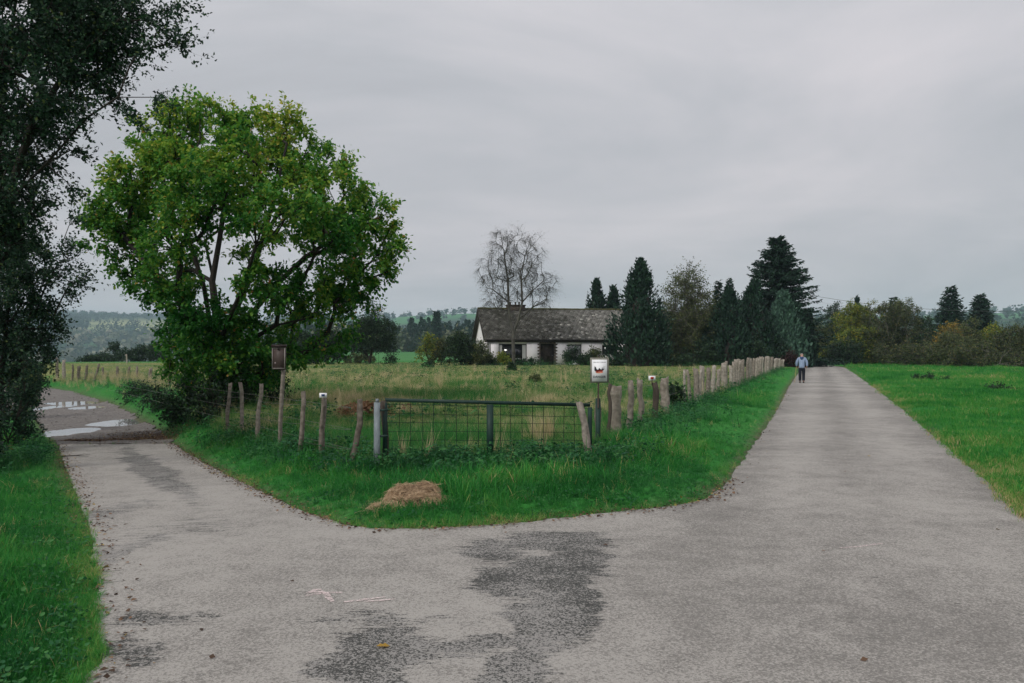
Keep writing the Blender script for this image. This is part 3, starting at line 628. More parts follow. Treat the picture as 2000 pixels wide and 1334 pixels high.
MAT['curtain'] = M_plain('curtain', (.40, .41, .40), .9, .2, 9, .3, 20, stretch=(6, 6, .4))
MAT['blind'] = M_plain('blind', (.36, .37, .39), .8, .06, 4)
MAT['brick'] = M_tint('brick', [(0, (.05, .042, .036)), (.5, (.10, .085, .07)), (1, (.17, .14, .115))], .9, 12, .5)
MAT['chim'] = M_plain('chimney_brick', (.06, .05, .043), .9, .35, 9, .4, 40)
openings = [(hx(974), hx(1029), hz(712, 2), hz(671.5, 2)), (hx(1055.5), hx(1083), -0.05, hz(671.5, 6)), (hx(1109), hx(1136), hz(701, 9), hz(673, 9)), (hx(1176), hx(1206), hz(692, 13), hz(674, 13))]
wm = MB(); xs = [0] + sorted(sum([[o[0], o[1]] for o in openings], [])) + [HL]
for i in range(len(xs) - 1):
    o = next((o for o in openings if abs(o[0] - xs[i]) < 1e-6), None)
    if o is None: wm.box((xs[i], 0, -.4), (xs[i + 1], .3, EZ + .06))
    else:
        if o[2] > 0: wm.box((xs[i], 0, -.4), (xs[i + 1], .3, o[2]))
        wm.box((xs[i], 0, o[3]), (xs[i + 1], .3, EZ + .06))
wm.box((0, HD - .3, -.4), (HL, HD, EZ + .06)); wm.box((.3, .3, -.35), (HL - .3, HD - .3, -.02))
slope = (RZ - EZ) / (HD / 2 + OV)
def roofz(y): return EZ + slope * (OV + min(y, HD - y))
for x0 in (0, HL - .3):
    zs = roofz(0) - .14; zr = roofz(HD / 2) - .16
    prof = [(0, -.4), (HD, -.4), (HD, zs), (HD / 2, zr), (0, zs)]
    v = [(x0, y, z) for y, z in prof] + [(x0 + .3, y, z) for y, z in prof]
    wm.add([v[0], v[1], v[2], v[4], v[5], v[6], v[7], v[9]], [(0, 3, 2, 1), (4, 5, 6, 7), (0, 1, 5, 4), (1, 2, 6, 5), (0, 4, 7, 3)])
    wm.add([v[2], v[3], v[4], v[7], v[8], v[9]], [(0, 1, 2), (5, 4, 3)])
wm.build('wall', MAT['render'], house)
rf = MB()      # roof deck
for sgn in (0, 1):
    y0, y1 = (-OV, HD / 2) if not sgn else (HD / 2, HD + OV); z0, z1 = (EZ, RZ) if not sgn else (RZ, EZ); X0, X1 = -.4, HL + .4
    v = [(X0, y0, z0 - .13), (X1, y0, z0 - .13), (X1, y1, z1 - .13), (X0, y1, z1 - .13), (X0, y0, z0 - .02), (X1, y0, z0 - .02), (X1, y1, z1 - .02), (X0, y1, z1 - .02)]
    rf.add(v, [(0, 3, 2, 1), (4, 5, 6, 7), (0, 1, 5, 4), (1, 2, 6, 5), (2, 3, 7, 6), (3, 0, 4, 7)], .3)
roof = rf.build('roof', MAT['tile'], house)
tl = MB(); r = np.random.default_rng(5); ncr = 22; sl = math.hypot(HD / 2 + OV, RZ - EZ); dy = (HD / 2 + OV) / sl; dz = (RZ - EZ) / sl
for c in range(ncr):
    nt_ = int((HL + .8) / .27)
    for k in range(nt_):
        x0 = -.4 + (k + (.5 if c % 2 else 0)) * .27 + r.normal(0, .008); s0 = c * sl / ncr - .02 + r.normal(0, .012); s1 = s0 + sl / ncr + .05; lift = .035 + r.normal(0, .006)
        x1 = min(x0 + .262, HL + .41)
        if x1 - x0 < .05: continue
        def pt(x, s, hh): return (x, -OV + s * dy - hh * dz, EZ + s * dz + hh * dy)
        v = [pt(x0, s0, lift), pt(x1, s0, lift), pt(x1, s1, .006), pt(x0, s1, .006), pt(x0, s0, -.005), pt(x1, s0, -.005)]
        mossy = .24 * (1 - sst(4, 11, x0)) - .12 * sst(8, 14, x0) + .1 * sst(.85, 1, c / ncr)
        tn = np.clip(r.normal(.55, .12) - mossy, 0, .85)
        if r.uniform() < .03 * sst(4, 9, x0): tn = .95
        tl.add(v, [(0, 1, 2, 3), (4, 5, 1, 0), (4, 0, 3, 3), (1, 5, 2, 2)], tn)
tag(tl.build('roof_tiles', MAT['tile'], house), kind='stuff')
rd = MB(); rd.tube([(x, HD / 2 + r.normal(0, .01), RZ + .03 + r.normal(0, .012)) for x in np.arange(-.42, HL + .45, .45)], .11, 6); rd.build('ridge_cap', MAT['moss'], roof)
for x0 in (-.45, HL + .40):
    for sgn in (-1, 1):
        ya = -OV - .02 if sgn < 0 else HD + OV + .02
        bb = MB(); bb.beam((x0 + .025, ya, EZ - .10), (x0 + .025, HD / 2, RZ - .10), .05, .26, up=(0, 0, 1)); bb.build('bargeboard', MAT['dkwood'], roof)
gt = MB(); gt.tube([(-.4, -OV - .07, EZ - .06), (HL + .4, -OV - .07, EZ - .07)], .06, 6); gt.box((-.38, -OV + .01, EZ - .30), (HL + .38, -OV + .04, EZ - .135)); gt.build('gutter', MAT['dkwood'], roof)
ch = MB(); cxa, cxb = hx(1005), hx(1041); ch.box((cxa, HD / 2 - .35, RZ - .5), (cxb, HD / 2 + .45, RZ + .33)); ch.box((cxa - .08, HD / 2 - .43, RZ + .33), (cxb + .08, HD / 2 + .53, RZ + .43)); cho = ch.build('chimney', MAT['chim'], roof)
for px in (1012, 1022.5, 1030):
    q = MB(); q.tube([(hx(px), HD / 2, RZ + .42), (hx(px), HD / 2, RZ + .62), (hx(px), HD / 2, RZ + .74)], [.10, .085, .11], 8); q.build('chimney_pot', MAT['chim'], house)
for k, (a, b, c, d) in enumerate(openings):
    if k == 1: continue
    w = MB(); e = .07
    w.box((a, .1, c), (a + e, .2, d)); w.box((b - e, .1, c), (b, .2, d)); w.box((a + e, .1, d - e), (b - e, .2, d)); w.box((a + e, .1, c), (b - e, .2, c + e))
    wo = w.build('window', MAT['dkwood'], house)
    if k == 0:
        m_ = MB(); xm = a + (b - a) * .55; m_.box((xm - .04, .11, c + e), (xm + .04, .19, d - e)); m_.box((xm + .04, .11, c + .52), (b - e, .19, c + .60)); m_.build('mullion', MAT['frame_grey'], wo)
    g = MB(); g.box((a + e, .145, c + e), (b - e, .155, d - e)); 
    if k == 2: g.build('blind', MAT['blind'], wo)
    else:
        g.build('pane', MAT['glassdark'], wo)
    s_ = MB(); s_.box((a - .08, -.08, c - .07), (b + .08, .1, c)); s_.build('sill', MAT['frame_grey'], wo)
    if k == 0:
        for (u0, u1) in ((a + e + .01, a + .36), (b - .46, b - e - .01)):
            q = MB(); nn = 9; xx = np.linspace(u0, u1, nn)
            vv = [(x, .128 + .012 * ((i % 2) * 2 - 1), z) for z in (c + e + .02, d - e - .02) for i, x in enumerate(xx)]
            q.add(vv, [(i, i + 1, nn + i + 1, nn + i) for i in range(nn - 1)]); q.build('curtain', MAT['curtain'], wo)
a, b, c, d = openings[1]
q = MB(); q.box((a + .03, .22, 0), (b - .03, .27, d - .02)); dr = q.build('door', M_plain('door_timber', (.028, .023, .02), .7, .4, 5, .3, 20, stretch=(4, 4, .5)), house)
q = MB(); q.box((b - .22, .17, 1.0), (b - .12, .22, 1.05)); q.build('handle', MAT['frame_grey'], dr)
q = MB(); r = np.random.default_rng(9); hgt = np.arange(0, d + .05, .16)
for i, z in enumerate(hgt):
    wd = .30 if i % 2 else .13
    q.box((a - wd, -.03 + r.normal(0, .004), z), (a + .02, .2, z + .145), r.uniform()); q.box((b - .02, -.03 + r.normal(0, .004), z), (b + wd, .2, z + .145), r.uniform())
for i in range(14):
    x0 = a - .13 + i * (b - a + .26) / 14; q.box((x0, -.045, d - .02), (x0 + (b - a) / 15, .25, d + .26), r.uniform())
q.build('brick_surround', MAT['brick'], house)
q = MB()          # dead creeper hanging in the doorway
for i in range(26):
    x0 = r.uniform(a + .05, b - .05); z0 = r.uniform(.1, d - .2); ps = [(x0, .12, z0)]
    for j in range(5): ps.append((np.clip(ps[-1][0] + r.normal(0, .12), a, b), .12 + r.uniform(-.06, .03), max(ps[-1][2] + r.normal(-.02, .2), .02)))
    q.tube(ps, .012, 3)
q.build('dead_creeper', M_plain('creeper', (.09, .065, .05), .9), house)
q = MB(); q.tube([(hx(952) + .05, -.06, -.1), (hx(952) + .05, -.06, EZ - .12)], .04, 6); q.build('downpipe', MAT['frame_grey'], house)

# ------------------------------------------------------------------ trees: the oak
r = np.random.default_rng(31)
OZ = 23.0; ob = at(425, OZ)
def ray_z(pts, Z, dzs): return np.array([ray(p[0], p[1], Z + d) for p, d in zip(pts, dzs)])
trunk = np.vstack([ob + [0, 0, -.1], ray(424, 760, OZ), ray(424, 715, OZ), ray(422, 690, OZ)])
oak_paths = [trunk,
  np.vstack([trunk[-1], ray_z([(408,620),(398,560),(372,480),(345,390),(322,300),(330,235)], OZ, [0,-.2,-.3,-.3,-.2,0])]),
  np.vstack([trunk[-1], ray_z([(420,610),(414,550),(428,470),(440,390),(452,300),(440,240)], OZ, [.3,.7,1,1.2,1.2,1])]),
  np.vstack([trunk[-1], ray_z([(455,620),(490,540),(515,460),(540,370),(560,280)], OZ, [-.3,-.8,-1.1,-1.2,-1])]),
  np.vstack([trunk[-2], ray_z([(470,640),(535,560),(600,500),(660,460),(715,430)], OZ, [.2,.3,.4,.4,.3])]),
  np.vstack([trunk[-2], ray_z([(480,670),(540,635),(600,622),(660,600)], OZ, [-.4,-.7,-.8,-.7])]),
  np.vstack([trunk[-1], ray_z([(385,620),(340,570),(290,520),(240,460),(205,420)], OZ, [-.2,-.4,-.4,-.3,0])]),
  np.vstack([trunk[-1], ray_z([(430,640),(420,560),(400,470),(395,400)], OZ, [1.5,2.6,3.2,3.4])]),
  np.vstack([trunk[-1], ray_z([(440,640),(470,570),(500,480),(520,420)], OZ, [-1.4,-2.4,-3.0,-3.2])])]
ospec = [(232,400,62,0),(215,455,50,0),(262,500,50,.6),(255,345,60,-.4),(300,285,58,.2),(350,245,50,0),(330,330,60,-1.6),(380,300,60,1.6),(430,245,48,-.3),(490,255,48,.5),(550,250,46,0),(590,290,45,.2),
  (460,320,62,-1.8),(530,330,62,1.6),(600,360,60,-1.0),(650,325,34,0),(655,390,50,.6),(700,420,48,-.2),(745,420,34,0),(752,485,34,.2),(720,510,48,-.3),(680,470,52,1.2),(640,450,50,-1.8),
  (300,420,60,2.0),(340,450,58,-2.4),(400,380,60,-3.0),(470,400,60,3.2),(540,420,58,-3.0),(590,430,55,2.6),(280,560,38,.2),(310,545,40,-1),(345,520,40,1.6),(610,560,46,-.8),(660,550,45,.6),(700,560,35,0),
  (540,560,45,-1.8),(480,540,40,-2.2),(585,610,42,.5),(640,600,40,-.4),(690,600,28,0),(665,650,30,.2),
  (340,620,45,0),(375,600,45,-1.2),(420,630,50,-1.4),(370,665,52,-.5),(430,690,55,-1.0),(480,650,45,-.8),(500,700,48,-.2),(350,715,42,.6),(395,740,45,-.2),(545,690,40,.4),(590,670,36,-.2),(460,745,40,-.4)]
oblobs = [B(px, py, OZ, rp, dz) for px, py, rp, dz in ospec]
def oak_tint(p, r):
    hh = (p[:, 2] - 2.5) / 6.5
    t = .22 + .32 * hh + .22 * vnoise(p[:, 0] * 1.0 + p[:, 1], p[:, 2], 1.6, 3) + r.normal(0, .15, len(p))
    t = np.minimum(t, .9); k = r.uniform(0, 1, len(p)) < .012; t[k] = r.uniform(.93, 1, k.sum()); return t
make_tree('oak_tree', 'broad rounded green oak yellowing at the top beside the post and wire fence', 'tree', ob, oak_paths, oblobs, (MAT['bark_dark'], MAT['leaf_oak']), r, per_r2=31, tw=7, twl=.42, lv=15, size=.108, tmpl=T_OAK, jit=.06, r_tip=.011, tint=oak_tint, up=.9, ldroop=.25, expo=.46, twr=.005, shell=.38)
# ------------------------------------------------------------------ hedge trees on the left
r = np.random.default_rng(32); HZ = 13.0
hb = at(-40, 14.0)
hp = [np.vstack([hb + [0, 0, -.1], ray(-30, 700, 13.6), ray(-20, 560, 13.3)]),
      np.vstack([ray(-20, 560, 13.3), ray(10, 400, 13), ray(60, 250, 12.8), ray(140, 120, 12.6), ray(230, 40, 12.5)]),
      np.vstack([ray(-20, 560, 13.3), ray(-10, 350, 13.4), ray(10, 150, 13.6), ray(40, -60, 13.8)]),
      np.vstack([ray(10, 400, 13), ray(90, 320, 12.6), ray(170, 230, 12.4), ray(230, 190, 12.4)])]
hs = [(50,40,110,0),(140,30,85,-.3),(210,55,60,0),(150,120,70,.3),(60,150,95,-.8),(-60,80,120,.5),(-120,250,150,.5),(20,260,74,.2),(98,220,46,-.2),(180,150,46,0),(232,118,24,0),(70,300,38,.2),(5,360,60,-.4),(-60,420,110,.2),(50,400,38,0),(118,285,22,0),(90,-60,130,.4),(220,-30,70,0),(25,450,55,.3),(55,455,26,0)]
tipx = [ray(*q) for q in [(345,92,12.5),(318,88,12.5),(300,70,12.5),(338,18,12.6),(305,24,12.6),(300,190,12.4),(270,100,12.4),(240,215,12.5),(245,20,12.6),(280,40,12.6),(130,355,12.7)]]
make_tree('hawthorn_tree', 'tall dark hawthorn overhanging the left edge of the road from the hedge', 'tree', hb, hp, [B(a, b, HZ, c, d) for a, b, c, d in hs], (MAT['bark_dark'], MAT['leaf_haw']), r, per_r2=56, tw=9, twl=.48, lv=19, size=.066, jit=.035, r_tip=.007, extra_tips=tipx, spread=.55, droop=.15, up=.8, seg=.3, twr=.003, shell=.38)
HZ2 = 18.5; hb2 = at(-5, HZ2); r = np.random.default_rng(33)
hp = [np.vstack([hb2 + [0, 0, -.1], ray(0, 760, HZ2), ray(10, 660, HZ2), ray(20, 560, HZ2)])]
hs = [(30,520,55,0),(80,525,40,0),(115,515,28,.2),(130,545,20,0),(20,590,60,-.3),(75,590,35,.2),(60,640,45,0),(95,610,22,0),(0,660,70,.4),(45,700,45,0),(-60,560,80,.3),(-60,680,80,0),(10,480,45,.3),(75,665,25,0)]
tipx = [ray(*q) for q in [(160,545,HZ2),(148,552,HZ2),(125,575,HZ2),(120,480,HZ2),(135,440,HZ2),(110,640,HZ2)]]
make_tree('hawthorn_tree', 'smaller dark hawthorn in the hedge nearest the dirt track, sprays against the valley', 'tree', hb2, hp, [B(a, b, HZ2, c, d) for a, b, c, d in hs], (MAT['bark_dark'], MAT['leaf_haw']), r, per_r2=50, tw=8, twl=.45, lv=15, size=.075, jit=.05, r_tip=.008, extra_tips=tipx, spread=.6, droop=.1, up=.8, seg=.35, twr=.004, shell=.3)

def shrub(name, label, px, Z, top, wpx, mats, seed, cat='shrub', nb=8, size=.16, tw=5, lv=8, per=9, group=None, twl=.5, depth=1.0, low=.15, tint=None, spiky=0.0, tmpl=T_LEAF, zbase=None, rscale=1.0, droop=0.0, up=.6, jit=None):
    r = np.random.default_rng(seed); b0 = at(px, Z); h = ray(px, top, Z)[2] - b0[2]; w = wpx / FPX * Z / 2
    blobs = []; rb = min(h * .34, w * .5) * rscale
    for k in range(nb):
        a = r.uniform(0, 6.28); q = r.uniform(.1, 1) ** .6; z = r.uniform(low, .92) * (h - rb) + rb * .3
        prof = math.sqrt(max(.12, 1 - ((z / h) - .4) ** 2 * 1.6)); sc_ = rb * r.uniform(.7, 1.15)
        blobs.append((b0 + [math.cos(a) * q * max(w - sc_ * .8, .05) * prof, math.sin(a) * q * max(w - sc_ * .8, .05) * prof * depth, z], sc_))
    blobs.append((b0 + [r.normal(0, w * .15), 0, h - rb * .75], rb * .75))
    blobs.append((b0 + [-w + rb * .8, -.2, h * .35], rb * .8)); blobs.append((b0 + [w - rb * .8, -.2, h * .35], rb * .8))
    paths = [np.vstack([b0 + [0, 0, -.1], b0 + [0, 0, h * .12]])]
    for k in range(5):
        a = r.uniform(0, 6.28); paths.append(np.vstack([paths[0][-1], b0 + [math.cos(a) * w * .3, math.sin(a) * w * .3, h * .4], b0 + [math.cos(a) * w * .45, math.sin(a) * w * .45, h * .65]]))
    return make_tree(name, label, cat, b0, paths, blobs, mats, r, per_r2=per, tw=tw, twl=twl, lv=lv, size=size, jit=jit or size * .5, r_tip=.014 if Z > 40 else .006, tint=tint, group=group, seg=.6, parts=('stems', 'foliage'), twr=.012 if Z > 40 else .004, up=up, spread=.8 - spiky * .4, tmpl=tmpl, shell=.4, droop=droop)
D, O_ = MAT['bark_dark'], MAT
# low hedge along the left of the track
for k, (px, Z, top, w, lab) in enumerate([(15, 17.5, 690, 130, 'dense dark hedge bush at the left edge where the tarmac ends'), (50, 22, 690, 90, 'dark hedge bush above the wide bright puddle'), (40, 28, 700, 70, 'far dark hedge bush where the dirt track bends away'), (-70, 13.5, 700, 150, 'dark hedge bush nearest the camera on the left grass verge')]):
    shrub('hedge_bush', lab, px, Z, top, w, (D, MAT['leaf_haw']), 40 + k, nb=12, size=.075, tw=7, lv=13, per=34, twl=.32, group='hedge bushes left of the track', low=.05)
# bramble thicket under the oak
for k, (px, Z, top, w, lab) in enumerate([(356, 22.5, 765, 62, 'dark bramble thicket left of the oak trunk'), (405, 21.0, 735, 90, 'dark bramble thicket in front of the oak trunk behind the first fence posts'), (312, 27, 764, 50, 'bramble bush on the bank above the mirroring puddle'), (470, 22.5, 730, 90, 'dark bramble thicket behind the fence right of the oak trunk'), (530, 24, 700, 70, 'dark undergrowth behind the brown notice box post'), (268, 33, 752, 60, 'green bramble mound on the bank beside the far puddles')]):
    shrub('bramble_bush', lab, px, Z, top, w, (D, MAT['leaf_dark']), 60 + k, nb=9, size=.085, tw=6, lv=8, per=24, twl=.4, group='brambles around the oak', low=.05, rscale=1.1)
# small multi stemmed tree in the meadow and its neighbours
r = np.random.default_rng(50); Z = 88; b0 = at(722, Z)
st = [np.vstack([b0 + [0, 0, -.2], ray(722, 700, Z), ray(712, 688, Z), ray(700, 670, Z), ray(695, 650, Z)]), np.vstack([ray(722, 700, Z), ray(728, 680, Z), ray(730, 650, Z), ray(728, 630, Z)]), np.vstack([b0 + [.9, .3, -.2], ray(740, 695, Z), ray(742, 670, Z), ray(748, 645, Z)]), np.vstack([b0 + [2.4, .5, -.2], ray(762, 695, Z), ray(765, 670, Z)])]
st[2] = np.vstack([st[0][0], st[2]])
make_tree('field_tree', 'small dark round tree on several thin stems in the meadow left of the house', 'tree', b0, st[:2] + [st[2]], [B(*q) for q in [(695,665,Z,18),(712,640,Z,22),(735,630,Z,20),(755,645,Z,20),(740,662,Z,24),(715,668,Z,20),(760,668,Z,14),(690,650,Z,12),(728,650,Z+1.5,24),(765,690,Z,10),(758,705,Z,9)]], (D, MAT['leaf_dark']), r, per_r2=26, tw=6, twl=.6, lv=10, size=.17, r_tip=.015, twr=.012, jit=.12, extra_tips=[ray(738, 606, Z), ray(745, 608, Z), ray(730, 612, Z)])
for k, (px, Zs, top, w, m, lab) in enumerate([(640, 86, 640, 90, 'leaf_dark', 'dark tree half hidden behind the right side of the oak'), (590, 84, 650, 70, 'leaf_dark', 'dark bushy tree seen through the lower oak branches'), (700, 93, 688, 60, 'leaf_brown', 'low brown scrub at the foot of the small meadow tree')]):
    shrub('background_bush', lab, px, Zs, top, w, (D, MAT[m]), 80 + k, nb=10, size=.2, tw=6, lv=9, per=14)
# shrubs left of and in front of the house
for k, (px, Zs, top, w, m, lab) in enumerate([(838, 80, 655, 48, 'leaf_yellow', 'yellow green shrub at the left end of the house shrubbery'), (862, 79, 662, 50, 'leaf_brown', 'reddish brown shrub between yellow green and dark green ones'), (900, 78, 652, 80, 'leaf_dark', 'large dark green shrub left of the house gable'), (938, 77.5, 668, 50, 'leaf_olive', 'shrub touching the left corner of the house'),
    (985, 77.5, 690, 26, 'leaf_yellow', 'small pale yellow bush under the big house window'), (1117, 78.5, 679, 34, 'leaf_dark', 'dark bush in front of the window with the pale blind'), (1160, 79.5, 676, 44, 'leaf_olive', 'bush by the last visible house window'), (1143, 78, 692, 30, 'leaf_dark', 'low dark bush between two taller bushes at the house wall'),
    (960, 78, 703, 40, 'leaf_dark', 'low weeds at the foot of the house corner'), (1035, 77, 706, 46, 'leaf_dark', 'low dark weeds below the house door'), (1302, 74, 686, 34, 'leaf_olive', 'light green bush right of the tall dark cypress'), (1330, 73, 696, 40, 'leaf_dark', 'low dark bush before the far end of the house'), (1205, 74, 694, 30, 'leaf_dark', 'low dark bush at the left foot of the tall cypress')]):
    shrub('garden_shrub', lab, px, Zs, top, w, (D, MAT[m]), 100 + k, nb=7, size=.17, tw=6, lv=9, per=20, group='shrubs around the house')
# ------------------------------------------------------------------ birch
r = np.random.default_rng(51); Z = 75.5; b0 = at(1003, Z)
t0 = np.vstack([b0 + [0, 0, -.2], ray(1003, 690, Z), ray(1002, 665, Z), ray(1003, 648, Z)])
bp = [t0, np.vstack([t0[-1], ray_z([(996,625),(993,590),(992,550),(985,500),(978,455)], Z, [0,0,.3,.3,.2])]), np.vstack([t0[-1], ray_z([(1012,625),(1020,590),(1018,545),(1025,500),(1038,462)], Z, [0,-.2,-.3,-.2,0])]),
      np.vstack([ray(1020,590,Z-.2), ray_z([(1040,568),(1062,548),(1082,538)], Z, [0,.3,.3])]), np.vstack([ray(993,590,Z), ray_z([(975,575),(955,560),(942,545)], Z, [0,-.3,-.3])]), np.vstack([ray(992,550,Z+.3), ray_z([(1000,510),(1005,470),(1008,448)], Z, [.5,.8,.8])]), np.vstack([ray(996,625,Z), ray_z([(975,612),(955,598)], Z, [.4,.8])]), np.vstack([ray(1012,625,Z), ray_z([(1040,600),(1065,585)], Z, [.4,.8])])]
bs = [(985,480,30),(1010,470,28),(1038,485,28),(965,505,28),(995,520,34),(1025,525,34),(1055,530,24),(950,535,22),(975,550,30),(1010,560,30),(1045,560,30),(1070,555,20),(960,580,24),(985,590,24),(1060,585,22),(1078,545,12),(940,522,12),(975,455,14),(1035,462,12)]
make_tree('birch_tree', 'almost leafless weeping birch standing in front of the white house', 'tree', b0, bp, [B(a, b, Z, c, r.uniform(-1, 1)) for a, b, c in bs], (MAT['bark_birch'], M_leaf('leaf_birch', [(0, (.025, .026, .018)), (1, (.07, .065, .03))], .2)), r, per_r2=17, tw=11, twl=1.15, lv=2, size=.07, r_tip=.011, twr=.006, spread=.5, droop=.75, jit=.10, expo=.45, shell=.2, seg=.7)
# ------------------------------------------------------------------ conifers
def conifer(name, label, px, Z, top, wpx, style, seed, mat='needle_dark', n=7000, size=.45, group=None, lean=0.0, base_py=None):
    r = np.random.default_rng(seed); b0 = at(px, Z); h = ray(px, top, Z)[2] - b0[2]; w = wpx / FPX * Z / 2
    root = thing(name, label, 'tree', b0, group); tm = MB(); tm.tube([(0, 0, -.2), (0, 0, h * .5), (lean, 0, h * .96)], [h * .016, h * .01, .02], 7)
    if style == 'spruce':
        A, Bb = [], []; nb = int(h * 40)
        for k in range(nb):
            t = r.uniform(.02, .97) ** .85; L_ = w * (1 - t) ** .75 * r.uniform(.55, 1.12) + .12; a = r.uniform(0, 6.28); z = h * t
            d = np.array([math.cos(a), math.sin(a), r.uniform(-.12, .12) + .4 * (t - .45)]); A.append([0 + lean * t, 0, z]); Bb.append(np.array([lean * t, 0, z]) + d * L_)
        A, Bb = np.array(A), np.array(Bb); twig_mesh(tm, A, Bb, .03); ln = np.linalg.norm(Bb - A, axis=1); cnt = np.maximum(2, (ln / ln.sum() * n)).astype(int)
        idx = np.repeat(np.arange(len(A)), cnt); t = r.uniform(.12, 1.02, len(idx)); p = A[idx] + (Bb - A)[idx] * t[:, None]; p[:, 2] -= .35 * (t * (1 - t)) * ln[idx] * .5
        dr = (Bb - A)[idx] / ln[idx][:, None]; side = np.cross(dr, [0, 0, 1]); s = r.choice([-1, 1], len(idx)) * r.uniform(.2, 1, len(idx))
        ax = dr * .8 + side * s[:, None] + np.c_[np.zeros((len(idx), 2)), r.uniform(-.9, .45, len(idx))]
        sz = size * r.uniform(.6, 1.2, len(idx)) * (1.0 - .35 * t); nm = r.normal(0, .8, (len(idx), 3)) + [0, -.3, .6]
        v, f = scatter(*T_SPRAY, p, ax, nm, sz, np.full(len(idx), 1.2))
    else:
        K = int(60 + h * 10); tp = r.uniform(0, 1, K) ** 1.1; ap = r.uniform(0, 6.28, K)
        prof = lambda t: np.minimum(1, (1.0 - t) ** .74 * 1.10) * (.80 + .20 * np.minimum(t * 6, 1))
        rp_ = w * prof(tp) * r.uniform(.55, 1.12, K); pb = np.c_[rp_ * np.cos(ap), rp_ * np.sin(ap), h * (.02 + .90 * tp)]; pb[:5] = [[r.normal(0, w * .08), r.normal(0, w * .08), h * q] for q in (.95, .92, .88, .86, .82)]; tp[:5] = .93
        k = r.integers(0, K, n); g = r.normal(0, 1, (n, 3)) * [.45, .45, 1.5]; g[:, 2] -= .2; sg_ = (.15 * w * (1.25 - .85 * tp) + .08)[k]; p = pb[k] + g * sg_[:, None]
        t = np.clip(p[:, 2] / h, 0, 1); rad_ = np.hypot(p[:, 0], p[:, 1]) + 1e-6; p = p[(p[:, 2] > .03) & (p[:, 2] < h * .985) & (rad_ < w * prof(t) * 1.3 + .12)]; n = len(p); t = p[:, 2] / h; a = np.arctan2(p[:, 1], p[:, 0]); p[:, 0] += lean * t
        ax = np.c_[np.cos(a) * .55, np.sin(a) * .55, np.full(n, 1.0)] + r.normal(0, .35, (n, 3)); nm = np.c_[np.cos(a), np.sin(a), np.full(n, .2)] + r.normal(0, .5, (n, 3))
        v, f = scatter(*T_SPRAY, p, ax, nm, size * r.uniform(.6, 1.25, n) * (1 - .3 * t), np.full(n, 1.5))
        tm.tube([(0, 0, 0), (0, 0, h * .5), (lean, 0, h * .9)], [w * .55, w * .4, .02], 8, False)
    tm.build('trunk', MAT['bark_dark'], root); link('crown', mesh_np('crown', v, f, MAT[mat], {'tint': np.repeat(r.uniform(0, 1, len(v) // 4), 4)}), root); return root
C_ = [('cypress_tree', 'tall dark cone shaped cypress covering the right part of the house', 1250, 75, 502, 126, 'thuja', 'needle_dark', 11000),
 ('cypress_tree', 'dark cypress rising behind the house roof, left of a lower one', 1165, 96, 540, 76, 'thuja', 'needle_dark', 7000),
 ('cypress_tree', 'lower dark cypress behind the house roof beside the tall one', 1198, 97, 556, 62, 'thuja', 'needle_dark', 6000),
 ('spruce_tree', 'big ragged spruce towering over the trees by the road', 1518, 90, 457, 250, 'spruce', 'needle_dark', 36000),
 ('cypress_tree', 'dark cypress left of the big spruce, above the picket posts', 1425, 79, 560, 104, 'thuja', 'needle_dark', 9000),
 ('cypress_tree', 'tall dark cypress directly in front of the big spruce', 1474, 81, 543, 108, 'thuja', 'needle_dark', 10000),
 ('cypress_tree', 'blue green cypress at the right of the dark group by the road', 1530, 85, 566, 98, 'thuja', 'needle_blue', 9000),
 ('cypress_tree', 'dark green conifer closing the group at the road edge behind the walker', 1556, 87, 590, 70, 'thuja', 'needle_dark', 7000),
 ('spruce_tree', 'thin spruce top showing between the bare tree and the big spruce', 1403, 92, 545, 40, 'spruce', 'needle_dark', 2500),
 ('spruce_tree', 'second thin spruce top left of the big spruce', 1424, 94, 540, 44, 'spruce', 'needle_dark', 2500),
 ('spruce_tree', 'small spruce at the right foot of the big spruce', 1578, 92, 600, 40, 'spruce', 'needle_dark', 3000),
 ('spruce_tree', 'taller of the two dark spruces above the right hedge', 1857, 122, 556, 104, 'spruce', 'needle_dark', 7000),
 ('spruce_tree', 'shorter of the two dark spruces above the right hedge', 1916, 124, 572, 98, 'spruce', 'needle_dark', 6500),
 ('cypress_tree', 'narrow dark cypress tip above the yellow green trees', 1674, 135, 577, 20, 'thuja', 'needle_dark', 2500),
 ('spruce_tree', 'grey green spruce top above the brown bushes right of the road', 1745, 130, 578, 34, 'spruce', 'leaf_dark', 2500),
 ('spruce_tree', 'lone dark spruce before the distant wood left of the house', 853, 330, 607, 24, 'spruce', 'needle_dark', 2500)]
for k, (nm, lab, px, Z, top, w, sty, m, n) in enumerate(C_):
    conifer(nm, lab, px, Z, top, w, sty, 200 + k, m, n, size=.5 * (Z / 85) * (1.1 if sty == 'spruce' else .95), group='conifers')
